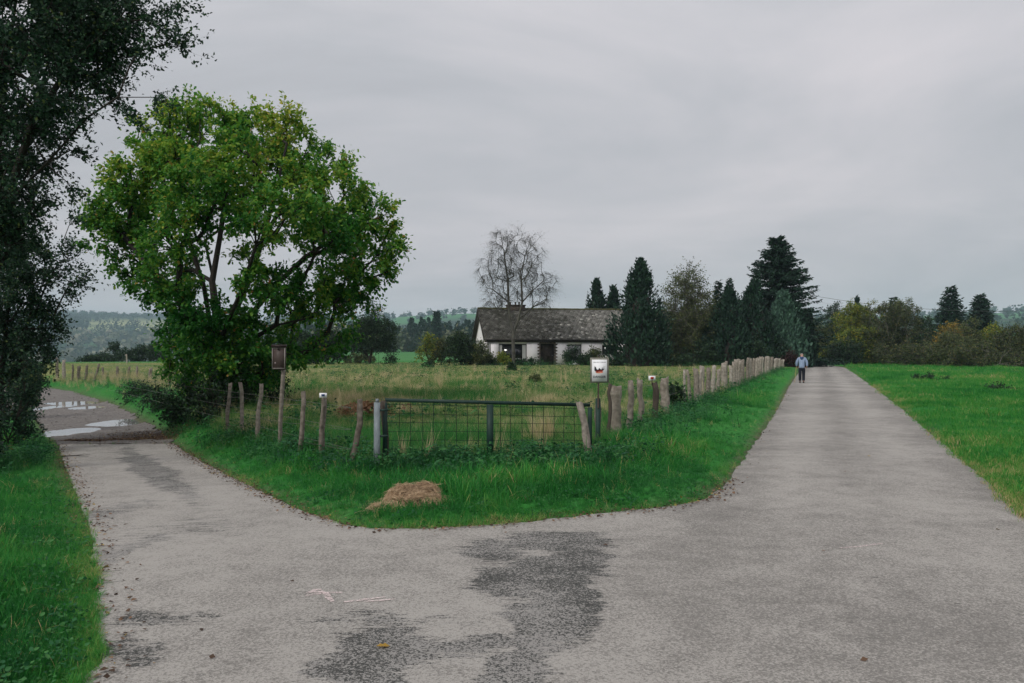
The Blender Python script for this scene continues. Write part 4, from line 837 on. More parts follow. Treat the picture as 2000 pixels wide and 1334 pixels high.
# half bare tree between the conifers
shrub('bare_tree', 'half bare grey green tree between the tall cypress and the dark conifers', 1350, 82, 522, 136, (MAT['bark_grey'], MAT['leaf_olive']), 130, 'tree', nb=20, size=.17, tw=10, lv=6, per=12, twl=1.3, spiky=.8, low=.02)
shrub('red_bush', 'dark reddish brown bush at the end of the picket row beside the walker', 1541, 79, 688, 26, (D, M_leaf('leaf_red', [(0, (.02, .010, .010)), (1, (.07, .03, .028))], .2)), 131, nb=7, size=.15, per=24)
for k, (px, Zs, top, w, lab) in enumerate([(1335, 86, 600, 90, 'dark bush filling the gap behind the half bare tree'), (1390, 84, 620, 90, 'dark bush between the half bare tree and the conifers'), (1445, 78.5, 655, 110, 'dark undergrowth at the foot of the conifers behind the stakes'), (1500, 81, 650, 90, 'dark undergrowth below the blue green cypress'), (1375, 78, 668, 100, 'low dark undergrowth at the meadow edge below the half bare tree')]):
    shrub('shelter_bush', lab, px, Zs, top, w, (D, MAT['leaf_dark']), 140 + k, nb=12, size=.19, tw=6, lv=8, per=13, low=.03, group='bushes in the shelter belt')
r_sh = [(1590, 108, 618, 60, 'leaf_olive', 'pale green tree closing the view at the bend of the road'), (1635, 112, 594, 80, 'leaf_dark', 'dark green tree right of the bend of the road'), (1668, 105, 592, 90, 'leaf_yellow', 'yellow green tree at the left of the right hand bushes'),
 (1670, 100, 640, 90, 'leaf_yellow', 'lower yellow green bush before the yellow green tree'), (1745, 100, 592, 150, 'leaf_brown', 'large brown green bush in the middle of the right hand row'), (1710, 112, 588, 70, 'leaf_yellow', 'pale treetop behind the large brown bush'), (1765, 112, 584, 60, 'leaf_olive', 'feathery olive treetop behind the large brown bush'),
 (1805, 106, 612, 60, 'leaf_dark', 'dark bush in the gap between brown bush and spruces'), (1860, 96, 632, 90, 'leaf_orange', 'bush with orange top below the taller spruce'), (1855, 88, 650, 110, 'leaf_olive', 'olive bush at the field edge below the spruces'), (1900, 90, 622, 80, 'leaf_olive', 'upright grey green bush below the shorter spruce'),
 (1945, 92, 634, 70, 'leaf_yellow', 'yellowing bush right of the grey green bush'), (1985, 86, 640, 100, 'leaf_brown', 'brown green bush at the right edge of the picture'), (1925, 82, 668, 150, 'leaf_brown', 'broad low dark bush along the right field edge'), (1770, 92, 668, 130, 'leaf_brown', 'low brown undergrowth along the field before the large bush'),
 (2070, 84, 640, 130, 'leaf_brown', 'brown hedge bush just outside the right edge of the picture'), (1610, 100, 690, 44, 'leaf_yellow', 'small yellow bush at the road bend near the walker'), (1650, 98, 660, 70, 'leaf_dark', 'dark bush foot right of the road bend')]
for k, (px, Z, top, w, m, lab) in enumerate(r_sh):
    shrub('hedgerow_bush', lab, px, Z, top, w, (MAT['bark_grey'], MAT[m]), 300 + k, nb=13, size=.19, tw=7, lv=8, per=12, twl=.7, spiky=.4, low=.03, group='hedgerow right of the road')
# dark scrub at the lip of the valley
for k, (px, Z, top, w, lab) in enumerate([(170, 112, 697, 36, 'low bush at the left end of the scrub on the valley lip'), (196, 114, 690, 34, 'rounded bush left of the tallest bush on the valley lip'), (226, 116, 670, 26, 'tallest upright bush on the valley lip'), (255, 112, 682, 44, 'wide dark bush on the valley lip'), (284, 112, 672, 34, 'dark bush nearest the oak on the valley lip'), (312, 110, 668, 46, 'dark bush half hidden behind the oak leaves'), (215, 113, 694, 50, 'low dark scrub under the tallest valley lip bush')]):
    shrub('lip_bush', lab, px, Z, top, w, (D, MAT['leaf_dark']), 330 + k, nb=8, size=.24, tw=5, lv=8, per=14, group='scrub on the valley lip')
# ------------------------------------------------------------------ fences
MAT['post'] = M_tint('post_wood', [(0, (.05, .042, .034)), (.35, (.13, .112, .09)), (.7, (.25, .22, .185)), (1, (.38, .35, .30))], .9, 14, 1.1, 1.0)
MAT['post_dark'] = M_tint('post_wood_dark', [(0, (.035, .028, .024)), (.5, (.085, .068, .054)), (1, (.15, .125, .10))], .9, 12, .7, .8)
MAT['wire'] = M_plain('fence_wire', (.22, .21, .20), .5, .3, 20, metal=.6)
def gz(x, y): return float(ground(np.array([x]), np.array([y]))[0])
def post(parent, x, y, top, rad, seed, mat, lean=(0, 0), name='fence_post', flat=.75, kink=0.02, sides=9, tint=None):
    """split timber stake from below ground to height top (absolute)"""
    r = np.random.default_rng(seed); z0 = gz(x, y); n = 8; zz = np.linspace(z0 - .25, top, n); p = parent.location if parent else Vector((0, 0, 0))
    th = np.arange(sides) * 2 * math.pi / sides; rot = r.uniform(0, 3.14); shape = 1 + r.normal(0, .11, sides); ring = []
    kx = np.cumsum(r.normal(0, kink, n)); ky = np.cumsum(r.normal(0, kink, n)); kx -= kx[0]; ky -= ky[0]
    for i, z in enumerate(zz):
        t = (z - z0) / max(top - z0, .1); R = rad * (1.05 - .12 * t) * (1 + r.normal(0, .05)) * shape * (1 + r.normal(0, .03, sides)); a = R * np.cos(th); b = R * flat * np.sin(th)
        zoff = (r.normal(0, rad * .25, sides) if i == n - 1 else 0) + (0 if i < n - 1 else .4 * a * r.uniform(-.8, .8))
        ring.append(np.c_[x + lean[0] * t + kx[i] + a * math.cos(rot) - b * math.sin(rot), y + lean[1] * t + ky[i] + a * math.sin(rot) + b * math.cos(rot), np.full(sides, z) + zoff])
    v = np.vstack(ring + [ring[-1].mean(0)[None] + [0, 0, -rad * .1]]) - np.array(p)
    m = MB(); j = np.arange(sides); f = np.vstack([np.stack([i * sides + j, i * sides + (j + 1) % sides, (i + 1) * sides + (j + 1) % sides, (i + 1) * sides + j], -1) for i in range(n - 1)])
    cap = np.stack([(n - 1) * sides + j, (n - 1) * sides + (j + 1) % sides, np.full(sides, n * sides)], -1)
    tn = r.uniform(.3, .75) if tint is None else tint; m.v.append(v); m.n = len(v); m.t.append(np.full(len(v), tn)); m.f4.append(f); m.f3.append(cap)
    return m.build(name, mat, parent)
def wires(parent, pts, hs, rad=.0022, sag=.02, name='wire'):
    pts = np.array(pts); p = np.array(parent.location)
    for hh in hs:
        ps = []
        for i in range(len(pts) - 1):
            for t in np.linspace(0, 1, 6, endpoint=False):
                x, y = pts[i] + (pts[i + 1] - pts[i]) * t; z = (1 - t) * gz(*pts[i]) + t * gz(*pts[i + 1]) + hh - sag * 4 * t * (1 - t); ps.append((x, y, z))
        ps.append((*pts[-1], gz(*pts[-1]) + hh)); m = MB(); m.tube(np.array(ps) - p, rad, 3, False); m.build(name, MAT['wire'], parent)
# left fence: from the oak to the gate
def on_left(px):            # plan point of the left fence line at a photo column
    L_ = np.array(FENCE_L[:7]); k = (px - CX) / FPX
    for i in range(len(L_) - 1):
        a, b = L_[i], L_[i + 1]; fa, fb = a[0] - k * a[1], b[0] - k * b[1]
        if fa * fb <= 0: return a + (b - a) * fa / (fa - fb)
    return L_[-1]
fl = thing('wire_fence', 'post and wire fence of grey stakes running from the gate to the oak', 'fence', (-4, 15, 0))
pl = []
for k, (px, top, w, lx, dk) in enumerate([(443.5, 748, 7.5, .0, 0), (473, 747, 9.5, -.04, 0), (501.5, 750, 9, .03, 0), (590, 765, 9, .05, 0), (632, 776, 11.5, .03, 0), (686, 780, 12.5, .02, 0)]):
    q = on_left(px); pl.append(q); post(fl, q[0] - lx * .5, q[1], ray(px, top, q[1])[2], w / FPX * q[1] / 2, 400 + k, MAT['post_dark' if dk else 'post'], (lx, 0), tint=[.45, .55, .6, .42, .40, .30][k])
qs = on_left(542)
wires(fl, [pl[0], pl[1], pl[2], qs, pl[3], pl[4], pl[5], on_left(738)], (.88, .55, .25), .003)
# far left fence along the track bank
ff = thing('wire_fence', 'far post and wire fence along the bank of the dirt track beyond the oak', 'fence', (-20, 42, 0)); pf = []
for k, (px, top, w, lx) in enumerate([(366, 729, 6, .1), (347, 724, 7, 0), (331, 724, 7, .08), (318, 722, 5, 0), (293, 719, 6, .05), (266, 718, 5, 0), (247, 716, 4.5, .15), (231, 719, 5, -.08), (201, 719, 4.5, .0), (186, 711, 4.5, .22), (167, 714, 4.5, .1), (153, 715, 6.5, 0), (140, 712, 4, .0), (125, 703, 6, 0), (113, 702, 5, 0), (96, 702, 4, 0), (80, 700, 4, .05), (64, 698, 4, 0)]):
    q = on_left(px); pf.append(q); post(ff, q[0], q[1], max(ray(px, top, q[1])[2], gz(*q) + .75), w / FPX * q[1] / 2, 430 + k, MAT['post' if k > 2 else 'post_dark'], (lx, 0), kink=.015)
wires(ff, pf, (.85, .5), .004)
ws = thing('field_stake', 'lone pale stake standing in the field on the valley lip left of the oak', 'stake', at(247.5, 95)); post(ws, *at(247.5, 95)[:2], ray(247, 692, 95)[2], .09, 470, MAT['post'], (-.05, 0), name='stake_wood', tint=.9)
# right fence along the road
def on_right(px):
    Z = 5990.0 / (606.8 - (px - CX)); return np.array([.39 * Z - 3.85, Z])
fr = thing('stake_fence', 'long row of weathered split stakes along the verge of the right road', 'fence', (8, 30, 0)); pr_ = []
near = [(1194, 750, 8, .12, 1), (1208, 755, 20, .0, 0), (1226, 744, 13, -.06, 0), (1250, 743, 14, .0, 0), (1275, 748, 11, -.04, 1), (1301.5, 738, 15, .04, 0)]
for k, (px, top, w, lx, dk) in enumerate(near):
    q = on_right(px); q[1] = max(q[1], 14.4); q[0] = (px - CX) / FPX * q[1]; pr_.append(q); post(fr, q[0] - lx * .5, q[1], ray(px, top, q[1])[2], w / FPX * q[1] / 2 * 1.15, 500 + k, MAT['post_dark' if dk else 'post'], (lx, 0), kink=.022, tint=.3 if dk else .6, flat=.7 if k != 1 else .55)
far_ = [(915,340,22),(995,330,38),(1058,315,36),(1125,310,32),(1180,340,26),(1220,290,42),(1250,275,24),(1285,310,26),(1322,262,36),(1355,258,26),(1385,262,22),(1410,250,22),(1435,245,24),(1462,250,26),(1480,250,22),(1510,238,26),(1540,240,24),(1560,238,22),(1580,235,26),(1608,240,22),(1635,250,20),(1648,248,18),(1660,250,20),(1675,252,16),(1690,262,18),(1710,258,14),(1727,258,12)]
r = np.random.default_rng(55); far_ = far_ + [(945, 345, 20), (1025, 335, 24), (1090, 330, 26), (1155, 318, 22), (1305, 285, 24), (1340, 270, 22), (1370, 265, 20), (1422, 255, 20), (1450, 250, 22), (1495, 245, 20), (1525, 242, 20), (1595, 240, 18), (1622, 248, 18), (1700, 260, 14)]
for k, (zx, zy, w) in enumerate(far_):
    px, top = 1120 + zx / 4.1667, 640 + zy / 4.1667; q = on_right(px); pr_.append(q); post(fr, q[0], q[1], ray(px, top, q[1])[2], w / 4.1667 / FPX * q[1] / 2 * 1.25, 520 + k, MAT['post'], (r.normal(0, .05), 0), kink=.015, sides=7, tint=r.uniform(.5, .9))
wires(fr, pr_[:18], (.8, .45), .003)
# ------------------------------------------------------------------ gate and gate posts
MAT['gate'] = M_plain('gate_green', (.012, .035, .028), .55, .35, 14, .15, 60)
MAT['gatewire'] = M_plain('gate_wire', (.008, .022, .016), .6, .3, 10)
GA = np.array([(752 - CX) / FPX * 11.5, 11.5]); GB = np.array([(1152 - CX) / FPX * 12.25, 12.25]); za = ray(752, 781, 11.5)[2]; zb = ray(1152, 791, 12.25)[2]; gl_ = (za - .92, zb - .86)
gate = thing('field_gate', 'green metal field gate filled with square wire mesh closing the meadow', 'gate', (*((GA + GB) / 2), gl_[0])); go = np.array(gate.location)
def gp(t, s):              # along, height fraction
    xy = GA + (GB - GA) * t; zl = gl_[0] + (gl_[1] - gl_[0]) * t; zt = za + (zb - za) * t; return np.array([*xy, zl + (zt - zl) * s]) - go
def part(m, name, mat, parent): return m.build(name, mat, parent)
for nm, a, b, w in (('top_rail', gp(0, 1), gp(1, 1), .05), ('bottom_rail', gp(0, 0), gp(1, 0), .05)):
    m = MB(); m.beam(a, b, .045, w); part(m, nm, MAT['gate'], gate)
for t in (0.0, 1.0):
    m = MB(); e = .028 * (1 if t == 0 else -1) / 3.2; m.beam(gp(t, .035), gp(t, .96), .062, .05, up=(0, 1, 0)); part(m, 'gate_stile', MAT['gate'], gate)
m = MB(); m.beam(gp(.497, -.02), gp(.497, .965), .10, .058, up=(0, 1, 0)); part(m, 'centre_post', MAT['gate'], gate)
tv = [.012 + i * .0535 for i in range(1, 19)]
r = np.random.default_rng(3)
for t in tv:
    if abs(t - .497) < .022: continue
    m = MB(); a, b = gp(t, .03), gp(t + r.normal(0, .002), .97); m.tube([a, (a + b) / 2 + r.normal(0, .004, 3), b], .0048, 4, False); part(m, 'vertical_wire', MAT['gatewire'], gate)
for s in np.linspace(.09, .93, 7):
    m = MB(); m.tube([gp(t, s + r.normal(0, .004)) + [0, -.006, 0] for t in np.linspace(.01, .99, 9)], .0048, 4, False); part(m, 'horizontal_wire', MAT['gatewire'], gate)
gpst = thing('gate_post', 'pale blue grey weathered post at the left end of the green gate', 'post', at(736, 11.35))
m = MB(); q = at(736, 11.35); top = ray(736, 779, 11.35)[2] - q[2]; m.beam((0, 0, -.2), (.005, 0, top - .05), .085, .05, up=(0, 1, 0)); m.beam((.005, 0, top - .05), (.008, 0, top), .045, .04, up=(0, 1, 0)); part(m, 'post_body', M_plain('paint_bluegrey', (.17, .20, .215), .6, .35, 16, .4, 50, stretch=(1, 1, .3)), gpst)
for z in (.55, .92): m = MB(); m.box((.04, -.02, z), (.16, .01, z + .03)); part(m, 'hinge', MAT['gate'], gpst)
q = at(748.5, 11.6); o = thing('gate_post', 'dark rotten wooden post right behind the blue grey gate post', 'post', q); post(o, q[0], q[1], ray(748, 783, 11.6)[2], .045, 601, MAT['post_dark'], name='post_wood', tint=.3)
q = at(1145, 11.9); o = thing('leaning_post', 'grey split stake leaning to the left before the right end of the gate', 'post', q); tpt = ray(1130, 787, 12.1)
post(o, q[0] + .02, q[1] - .05, tpt[2], .082, 602, MAT['post'], (tpt[0] - q[0] - .02, .12), name='post_wood', flat=.6, kink=.012, tint=.62)
q = at(1168, 13.3); o = thing('gate_post', 'dark green post carrying the white danger sign', 'post', q)
m = MB(); m.box((-.038, -.035, -.2), (.038, .035, ray(1168, 778, 13.3)[2] - q[2])); part(m, 'post_body', M_plain('paint_green', (.015, .04, .032), .6, .4, 12, .3, 40), o)
for dx_, top, w in ((-.075, 783, .03), (.085, 786, .022)):
    q2 = q + [dx_, .06, 0]; o2 = thing('gate_stake', 'thin brown stake on the left flank of the green sign post' if dx_ < 0 else 'thin brown stake on the right flank of the green sign post', 'stake', q2); post(o2, q2[0], q2[1], ray(1168, top, 13.36)[2], w, 603 + int(dx_ > 0), MAT['post'], name='stake_wood', tint=.4)
# ------------------------------------------------------------------ signs
def flat_poly(name, pts, y0, y1, mat, parent):
    """outline in x,z extruded in y"""
    n = len(pts); v = [(x, y0, z) for x, z in pts] + [(x, y1, z) for x, z in pts]; vs = [Vector((x, z, 0)) for x, z in pts]
    tri = np.array(geometry.tessellate_polygon([vs])); fs = [np.vstack([tri, tri[:, ::-1] + n]), np.array([(i, (i + 1) % n, n + (i + 1) % n, n + i) for i in range(n)])]
    return link(name, mesh_np(name, v, fs, mat), parent)
def text(body, width, height, x, z, y, mat, parent, name='lettering'):
    c = bpy.data.curves.new(name, 'FONT'); c.body = body; c.size = 1; c.extrude = .0; c.offset = .022; c.resolution_u = 3; o = bpy.data.objects.new(name, c); COL.objects.link(o)
    dg = bpy.context.evaluated_depsgraph_get(); me = bpy.data.meshes.new_from_object(o.evaluated_get(dg)); bpy.data.objects.remove(o)
    co = np.array([v.co[:] for v in me.vertices]); lo, hi = co.min(0), co.max(0); s = (hi - lo)
    for v_, q in zip(me.vertices, co): v_.co = (x + ((q[0] - lo[0]) / s[0] - .5) * width, y, z + ((q[1] - lo[1]) / s[1] - .5) * height)
    me.materials.clear(); me.materials.append(mat); me.name = name; return link(name, me, parent)
MAT['white'] = M_plain('sign_white', (.84, .84, .86), .5, .06, 6); MAT['ink'] = M_plain('sign_ink', (.03, .035, .045), .6, .1)
MAT['red'] = M_plain('sign_red', (.35, .03, .02), .6, .2); MAT['orange'] = M_plain('sign_orange', (.62, .22, .13), .6, .2); MAT['navy'] = M_plain('sign_navy', (.02, .05, .14), .6, .2)
SZ = 13.22; sc_ = SZ / FPX; p = ray(1171, 723, SZ); sg = thing('danger_sign', 'white danger sign with burning trees picture above the green post', 'sign', p)
W_, H_ = 36.5 * sc_, 49 * sc_; m = MB(); m.box((-W_ / 2, 0, -H_ / 2), (W_ / 2, .018, H_ / 2)); part(m, 'backing_board', M_plain('board_wood', (.20, .195, .165), .8, .25, 14, .3, 40), sg)
m = MB(); m.box((-W_ * .41, -.004, -H_ * .45), (W_ * .40, -.0, H_ * .42)); part(m, 'panel', MAT['white'], sg)
text('DANGER', W_ * .68, H_ * .088, 0, -H_ * .265, -.006, MAT['ink'], sg); text("RISQUE D'INCENDIE", W_ * .68, H_ * .030, 0, H_ * .315, -.006, MAT['ink'], sg)
u = W_ * .5
flat_poly('tree_picture', [(-.56*u, -.02*u), (-.54*u, .46*u), (-.46*u, .30*u), (-.42*u, .40*u), (-.33*u, .12*u), (-.22*u, .05*u), (-.12*u, .08*u), (-.08*u, .20*u), (.02*u, .22*u), (.08*u, .10*u), (.22*u, .08*u), (.28*u, .34*u), (.34*u, .12*u), (.42*u, .14*u), (.48*u, .48*u), (.50*u, .10*u), (.36*u, -.06*u), (.1*u, -.10*u), (-.2*u, -.06*u), (-.42*u, -.16*u)], -.0062, -.004, MAT['ink'], sg)
flat_poly('fire_picture', [(-.46*u, -.14*u), (-.30*u, .02*u), (-.12*u, -.02*u), (.0*u, .04*u), (.18*u, -.04*u), (.30*u, .04*u), (.34*u, -.10*u), (.2*u, -.18*u), (-.1*u, -.14*u), (-.3*u, -.20*u)], -.0075, -.0066, MAT['red'], sg)
flat_poly('glow_picture', [(-.48*u, -.24*u), (-.2*u, -.15*u), (.1*u, -.20*u), (.4*u, -.14*u), (.36*u, -.26*u), (.1*u, -.32*u), (-.25*u, -.33*u)], -.0075, -.0066, MAT['orange'], sg)
m = MB(); m.tube([(-.01, .03, H_ / 2 + .02), (-.02, .03, -H_ / 2 - .42)], .014, 8); part(m, 'sign_pole', M_plain('rust_pole', (.085, .06, .05), .8, .35, 20), sg)
def marker(px, py, Z, wpx, hpx, m2, label):
    p = ray(px, py, Z); o = thing('trail_marker', label, 'marker', p); s = Z / FPX; m = MB(); m.box((-wpx * s / 2, 0, -hpx * s / 2), (wpx * s / 2, .006, hpx * s / 2)); part(m, 'plate', MAT['white'], o)
    m = MB(); m.box((-wpx * s * .22, -.003, -hpx * s * .24), (wpx * s * .24, .0, hpx * s * .26)); part(m, 'painted_bar', m2, o)
q = on_left(632); marker(631, 772, q[1] - .1, 14.5, 9, MAT['navy'], 'small white trail marker with blue bar on a left fence stake')
q = on_right(1275); marker(1273.5, 738.5, q[1] - .1, 13.5, 9, MAT['red'], 'small white trail marker with red bar on a right fence stake')
m = MB(); m.box((-.01, 0.0, -.16), (.01, .012, 0)); o = m.build('marker_strut', MAT['post_dark'], bpy.data.objects.get('trail_marker.001')); 
# brown notice box on its post
Zb = float(qs[1]); p = at(542, Zb); nb_ = thing('notice_box', 'brown metal notice box on a tall post in the left fence', 'notice box', p); s = Zb / FPX
post(nb_, p[0], p[1] + .06, ray(543, 720, Zb)[2], 11 * s / 2, 640, MAT['post'], (.02, 0), name='post_wood', kink=.008, tint=.55)
zt, zl = ray(545, 674, Zb)[2] - p[2], ray(545, 722, Zb)[2] - p[2]; xc = 3 * s; hw = 12.6 * s
m = MB(); m.box((xc - hw, -.03, zl), (xc + hw, .045, zt)); part(m, 'case', M_plain('brown_metal', (.085, .062, .056), .5, .2, 6, .05, 30), nb_)
m = MB(); e = .012; m.box((xc - hw, -.042, zl + .02), (xc - hw + e, -.03, zt - .05)); m.box((xc + hw - e, -.042, zl + .02), (xc + hw, -.03, zt - .05)); m.box((xc - hw + e, -.042, zl + .02), (xc + hw - e, -.03, zl + .02 + e)); m.box((xc - hw + e, -.042, zt - .05 - e), (xc + hw - e, -.03, zt - .05)); part(m, 'door_frame', M_plain('alu_edge', (.30, .27, .25), .45, .15, 10), nb_)
m = MB(); m.box((xc - hw - .012, -.06, zt - .038), (xc + hw + .012, .06, zt + .01)); part(m, 'hood', M_plain('brown_hood', (.035, .024, .022), .5, .2, 8), nb_)
m = MB(); m.box((xc - .018, -.052, zt - .09), (xc + .018, -.043, zt - .052)); part(m, 'latch', MAT['dkwood'], nb_)
m = MB(); m.box((xc - hw * .62, -.034, zl + .11), (xc - hw * .40, -.031, zl + .14)); part(m, 'sticker', M_plain('sticker', (.34, .28, .28), .6), nb_)

# ------------------------------------------------------------------ power line
pw = thing('power_line', 'two thin overhead wires crossing above the right hand bushes', 'power line', at(1560, 118))
po = np.array(pw.location)
for (pts, rr_) in (([(1560, 572), (1590, 578), (1640, 586), (1690, 593), (1740, 598), (1800, 603), (1860, 606.5), (1930, 608), (2000, 607), (2120, 603)], .026), ([(1560, 585), (1640, 596), (1740, 606), (1860, 612), (1930, 616), (2000, 617), (2120, 614)], .010)):
    m = MB(); m.tube([ray(a, b, 118 - .03 * (a - 1560)) - po for a, b in pts], rr_, 4, False); m.build('wire', M_plain('cable', (.06, .06, .065), .6), pw)

# ------------------------------------------------------------------ walker
def skin(name, chains, mat, parent, sub=2):
    """chains: list of (list of (x,y,z,r)), first point of later chains joins the nearest existing vertex"""
    vs, es, rs = [], [], []
    for c in chains:
        prev = None
        for i, (x, y, z, rr) in enumerate(c):
            if i == 0 and vs:
                d = [((x - a) ** 2 + (y - b) ** 2 + (z - e) ** 2) for a, b, e in vs]; k = int(np.argmin(d))
                if d[k] < 1e-6: prev = k; continue
            vs.append((x, y, z)); rs.append(rr)
            if prev is not None: es.append((prev, len(vs) - 1))
            prev = len(vs) - 1
    me = bpy.data.meshes.new(name); me.from_pydata(vs, es, []); o = bpy.data.objects.new(name, me); COL.objects.link(o)
    o.modifiers.new('skin', 'SKIN'); sv = me.skin_vertices[0].data
    for i, rr in enumerate(rs):
        rr = rr if isinstance(rr, tuple) else (rr, rr); sv[i].radius = rr; sv[i].use_root = i == 0
    sb = o.modifiers.new('sub', 'SUBSURF'); sb.levels = sub; sb.render_levels = sub
    dg = bpy.context.evaluated_depsgraph_get(); m2 = bpy.data.meshes.new_from_object(o.evaluated_get(dg)); bpy.data.objects.remove(o); bpy.data.meshes.remove(me)
    m2.name = name; m2.materials.clear(); m2.materials.append(mat)
    for q in m2.polygons: q.use_smooth = True
    return link(name, m2, parent)
wp = G1(1566, 748); man = thing('person', 'person in pale blue hooded jacket and dark trousers walking with a yellow stick', 'person', (wp[0], wp[1], wp[2] + .0), rz=-.36)
SK = M_plain('skin', (.42, .25, .19), .6, .1); JK = M_plain('jacket', (.23, .30, .42), .85, .15, 10, .3, 30); TR = M_plain('trousers', (.012, .015, .024), .9, .2, 10); SH = M_plain('shoes', (.012, .011, .011), .6); HR = M_plain('hair', (.33, .31, .30), .8, .2, 30)
hipz, shz = .86, 1.33
body = [[(0, 0, hipz, .12), (0, .03, 1.05, .125), (0, .09, 1.22, .14), (0, .14, shz, .11), (0, .19, 1.40, .055), (0, .25, 1.46, .075), (0, .27, 1.53, .085), (0, .27, 1.575, .06)]]
for s_ in (-1, 1):
    body.append([(0, .14, shz, .11), (s_ * .17, .12, shz - .02, .06), (s_ * .25, .06, 1.10, .048), (s_ * .25, .12 if s_ < 0 else .04, .90, .036), (s_ * .25, .15 if s_ < 0 else .05, .84, .03)])
    body.append([(0, 0, hipz, .12), (s_ * .09, 0, hipz - .06, .10), (s_ * .09, .06 * s_, .46, .06), (s_ * .09, -.03 - .02 * s_, .09, .04), (s_ * .095, .08 - .02 * s_, .04, .035)])
bd = skin('body', body, SK, man)
skin('jacket', [[(0, -.01, .76, .16), (0, .0, .86, .165), (0, .03, 1.02, .165), (0, .08, 1.2, .18), (0, .12, 1.34, .125)]] + [[(0, .08, 1.2, .18), (s_ * .17, .10, shz - .02, .085), (s_ * .255, .05, 1.10, .075), (s_ * .262, .11 if s_ < 0 else .035, .88, .058)] for s_ in (-1, 1)], JK, man)
skin('hood', [[(-.09, .03, 1.38, .05), (0, -.04, 1.34, .06), (.09, .03, 1.38, .05)], [(0, -.04, 1.34, .06), (0, -.07, 1.24, .045)]], M_plain('hood_lining', (.035, .07, .15), .9), man)
skin('trousers', [[(0, 0, hipz + .02, .145), (.0, 0, .80, .14)]] + [[(.0, 0, .80, .13), (s_ * .09, 0, .72, .105), (s_ * .09, .06 * s_, .46, .085), (s_ * .09, -.03 - .02 * s_, .10, .075)] for s_ in (-1, 1)], TR, man)
for s_ in (-1, 1):
    skin('shoe', [[(s_ * .09, -.06 - .02 * s_, .05, .05), (s_ * .092, .04 - .02 * s_, .05, .05), (s_ * .097, .15 - .02 * s_, .035, .04)]], SH, man)
    hx_, hy_ = s_ * .25, (.16 if s_ < 0 else .05)
    for i, l in enumerate((.065, .075, .07, .055)):
        y_ = hy_ - .028 + i * .019; skin('finger', [[(hx_, y_, .825, .009), (hx_ - s_ * .012, y_ + .004, .825 - l * .55, .008), (hx_ - s_ * .03, y_ + .006, .825 - l * .85, .007)]], SK, bd, 1)
    skin('thumb', [[(hx_ - s_ * .01, hy_ + .04, .84, .010), (hx_ - s_ * .03, hy_ + .055, .81, .009), (hx_ - s_ * .04, hy_ + .05, .79, .008)]], SK, bd, 1)
skin('hair', [[(-.02, .235, 1.50, .075), (.0, .24, 1.535, .075), (.02, .235, 1.50, .075)]], HR, man)
stp = np.array([-.28, .17, .80]); sk_ = thing('walking_stick', 'yellowish walking stick in the left hand of the person on the road', 'stick', man.matrix_world @ Vector((0, 0, 0)), rz=-.36)
sk_.location = man.location; m = MB(); m.tube([(-.275, .165, .90), (-.285, .17, .80), (-.36, .24, .02)], [.013, .012, .010], 6); m.build('shaft', M_plain('stick_wood', (.50, .42, .16), .6, .2), sk_)
m = MB(); m.tube([(-.275, .10, .915), (-.275, .165, .92), (-.275, .21, .905)], .015, 6); m.build('grip', M_plain('stick_grip', (.45, .42, .36), .6), sk_)

# ------------------------------------------------------------------ hay heap
hp_ = G1(800, 1000); hay = thing('hay_heap', 'small heap of dry cut grass dumped on the verge before the gate', 'hay heap', hp_)
MAT['hay'] = M_leaf('hay', [(0, (.19, .125, .075)), (.5, (.52, .375, .235)), (1, (.74, .58, .39))], .3)
r = np.random.default_rng(70); hs_ = 8.4 / FPX
def hay_h(x, y):
    h = 0
    for (cx, cy, rx, ry, hh) in ((-.10, .26, .22, .20, .23), (.14, .02, .24, .13, .14), (-.24, -.13, .17, .09, .06), (.32, .08, .10, .09, .07), (.10, .36, .2, .18, .20), (-.18, .06, .12, .10, .12), (.02, .16, .14, .1, .17)):
        h = np.maximum(h, .78 * hh * np.sqrt(np.maximum(0, 1 - ((x - cx) / rx) ** 2 - ((y - cy) / ry) ** 2)))
    return h
n = 11000; x = r.uniform(-.5, .5, n); y = r.uniform(-.3, .6, n); h = hay_h(x, y); k = (h > .01) | (r.uniform(0, 1, n) < .10); x, y, h = x[k], y[k], h[k]; n = len(x)
gzv = ground(x + hp_[0], y + hp_[1]) - hp_[2]
p = np.c_[x, y, gzv + h * r.uniform(.9, 1.06, n) + .004]; ax = np.c_[r.normal(0, 1, n) + np.sin(y * 9), r.normal(0, .6, n) + np.cos(x * 9), r.normal(0, .16, n)]; e = .02
ax[:, 2] += (hay_h(x + ax[:, 0] * e, y + ax[:, 1] * e) - h) / e * .6
v, f = scatter([(-.5, 0, 0), (.5, 0, 0), (.5, 4, 1.2), (-.5, 4, 1.2), (.2, 9, .2), (-.2, 9, .2)], [(0, 1, 2, 3), (3, 2, 4, 5)], p, ax, r.normal(0, .5, (n, 3)) + [0, 0, 1], .011 * r.uniform(.6, 1.3, n), np.full(n, .35))
tt = np.clip(.5 + .3 * vnoise(x, y, 6, 9) + r.normal(0, .2, n), 0, 1)
tag(link('hay_strands', mesh_np('hay_strands', v, f, MAT['hay'], {'tint': np.repeat(tt, 6)}), hay), kind='stuff')
a, b = np.meshgrid(np.linspace(-.5, .5, 40), np.linspace(-.3, .6, 36)); zz = ground(a + hp_[0], b + hp_[1]) - hp_[2] + hay_h(a, b) * .97 - .02; ii = np.arange(35)[:, None] * 40 + np.arange(39)[None]
link('core', mesh_np('core', np.stack([a.ravel(), b.ravel(), zz.ravel()], -1), np.stack([ii, ii + 1, ii + 41, ii + 40], -1).reshape(-1, 4), M_plain('hay_core', (.11, .075, .042), .95, .4, 30, .6, 60)), hay)

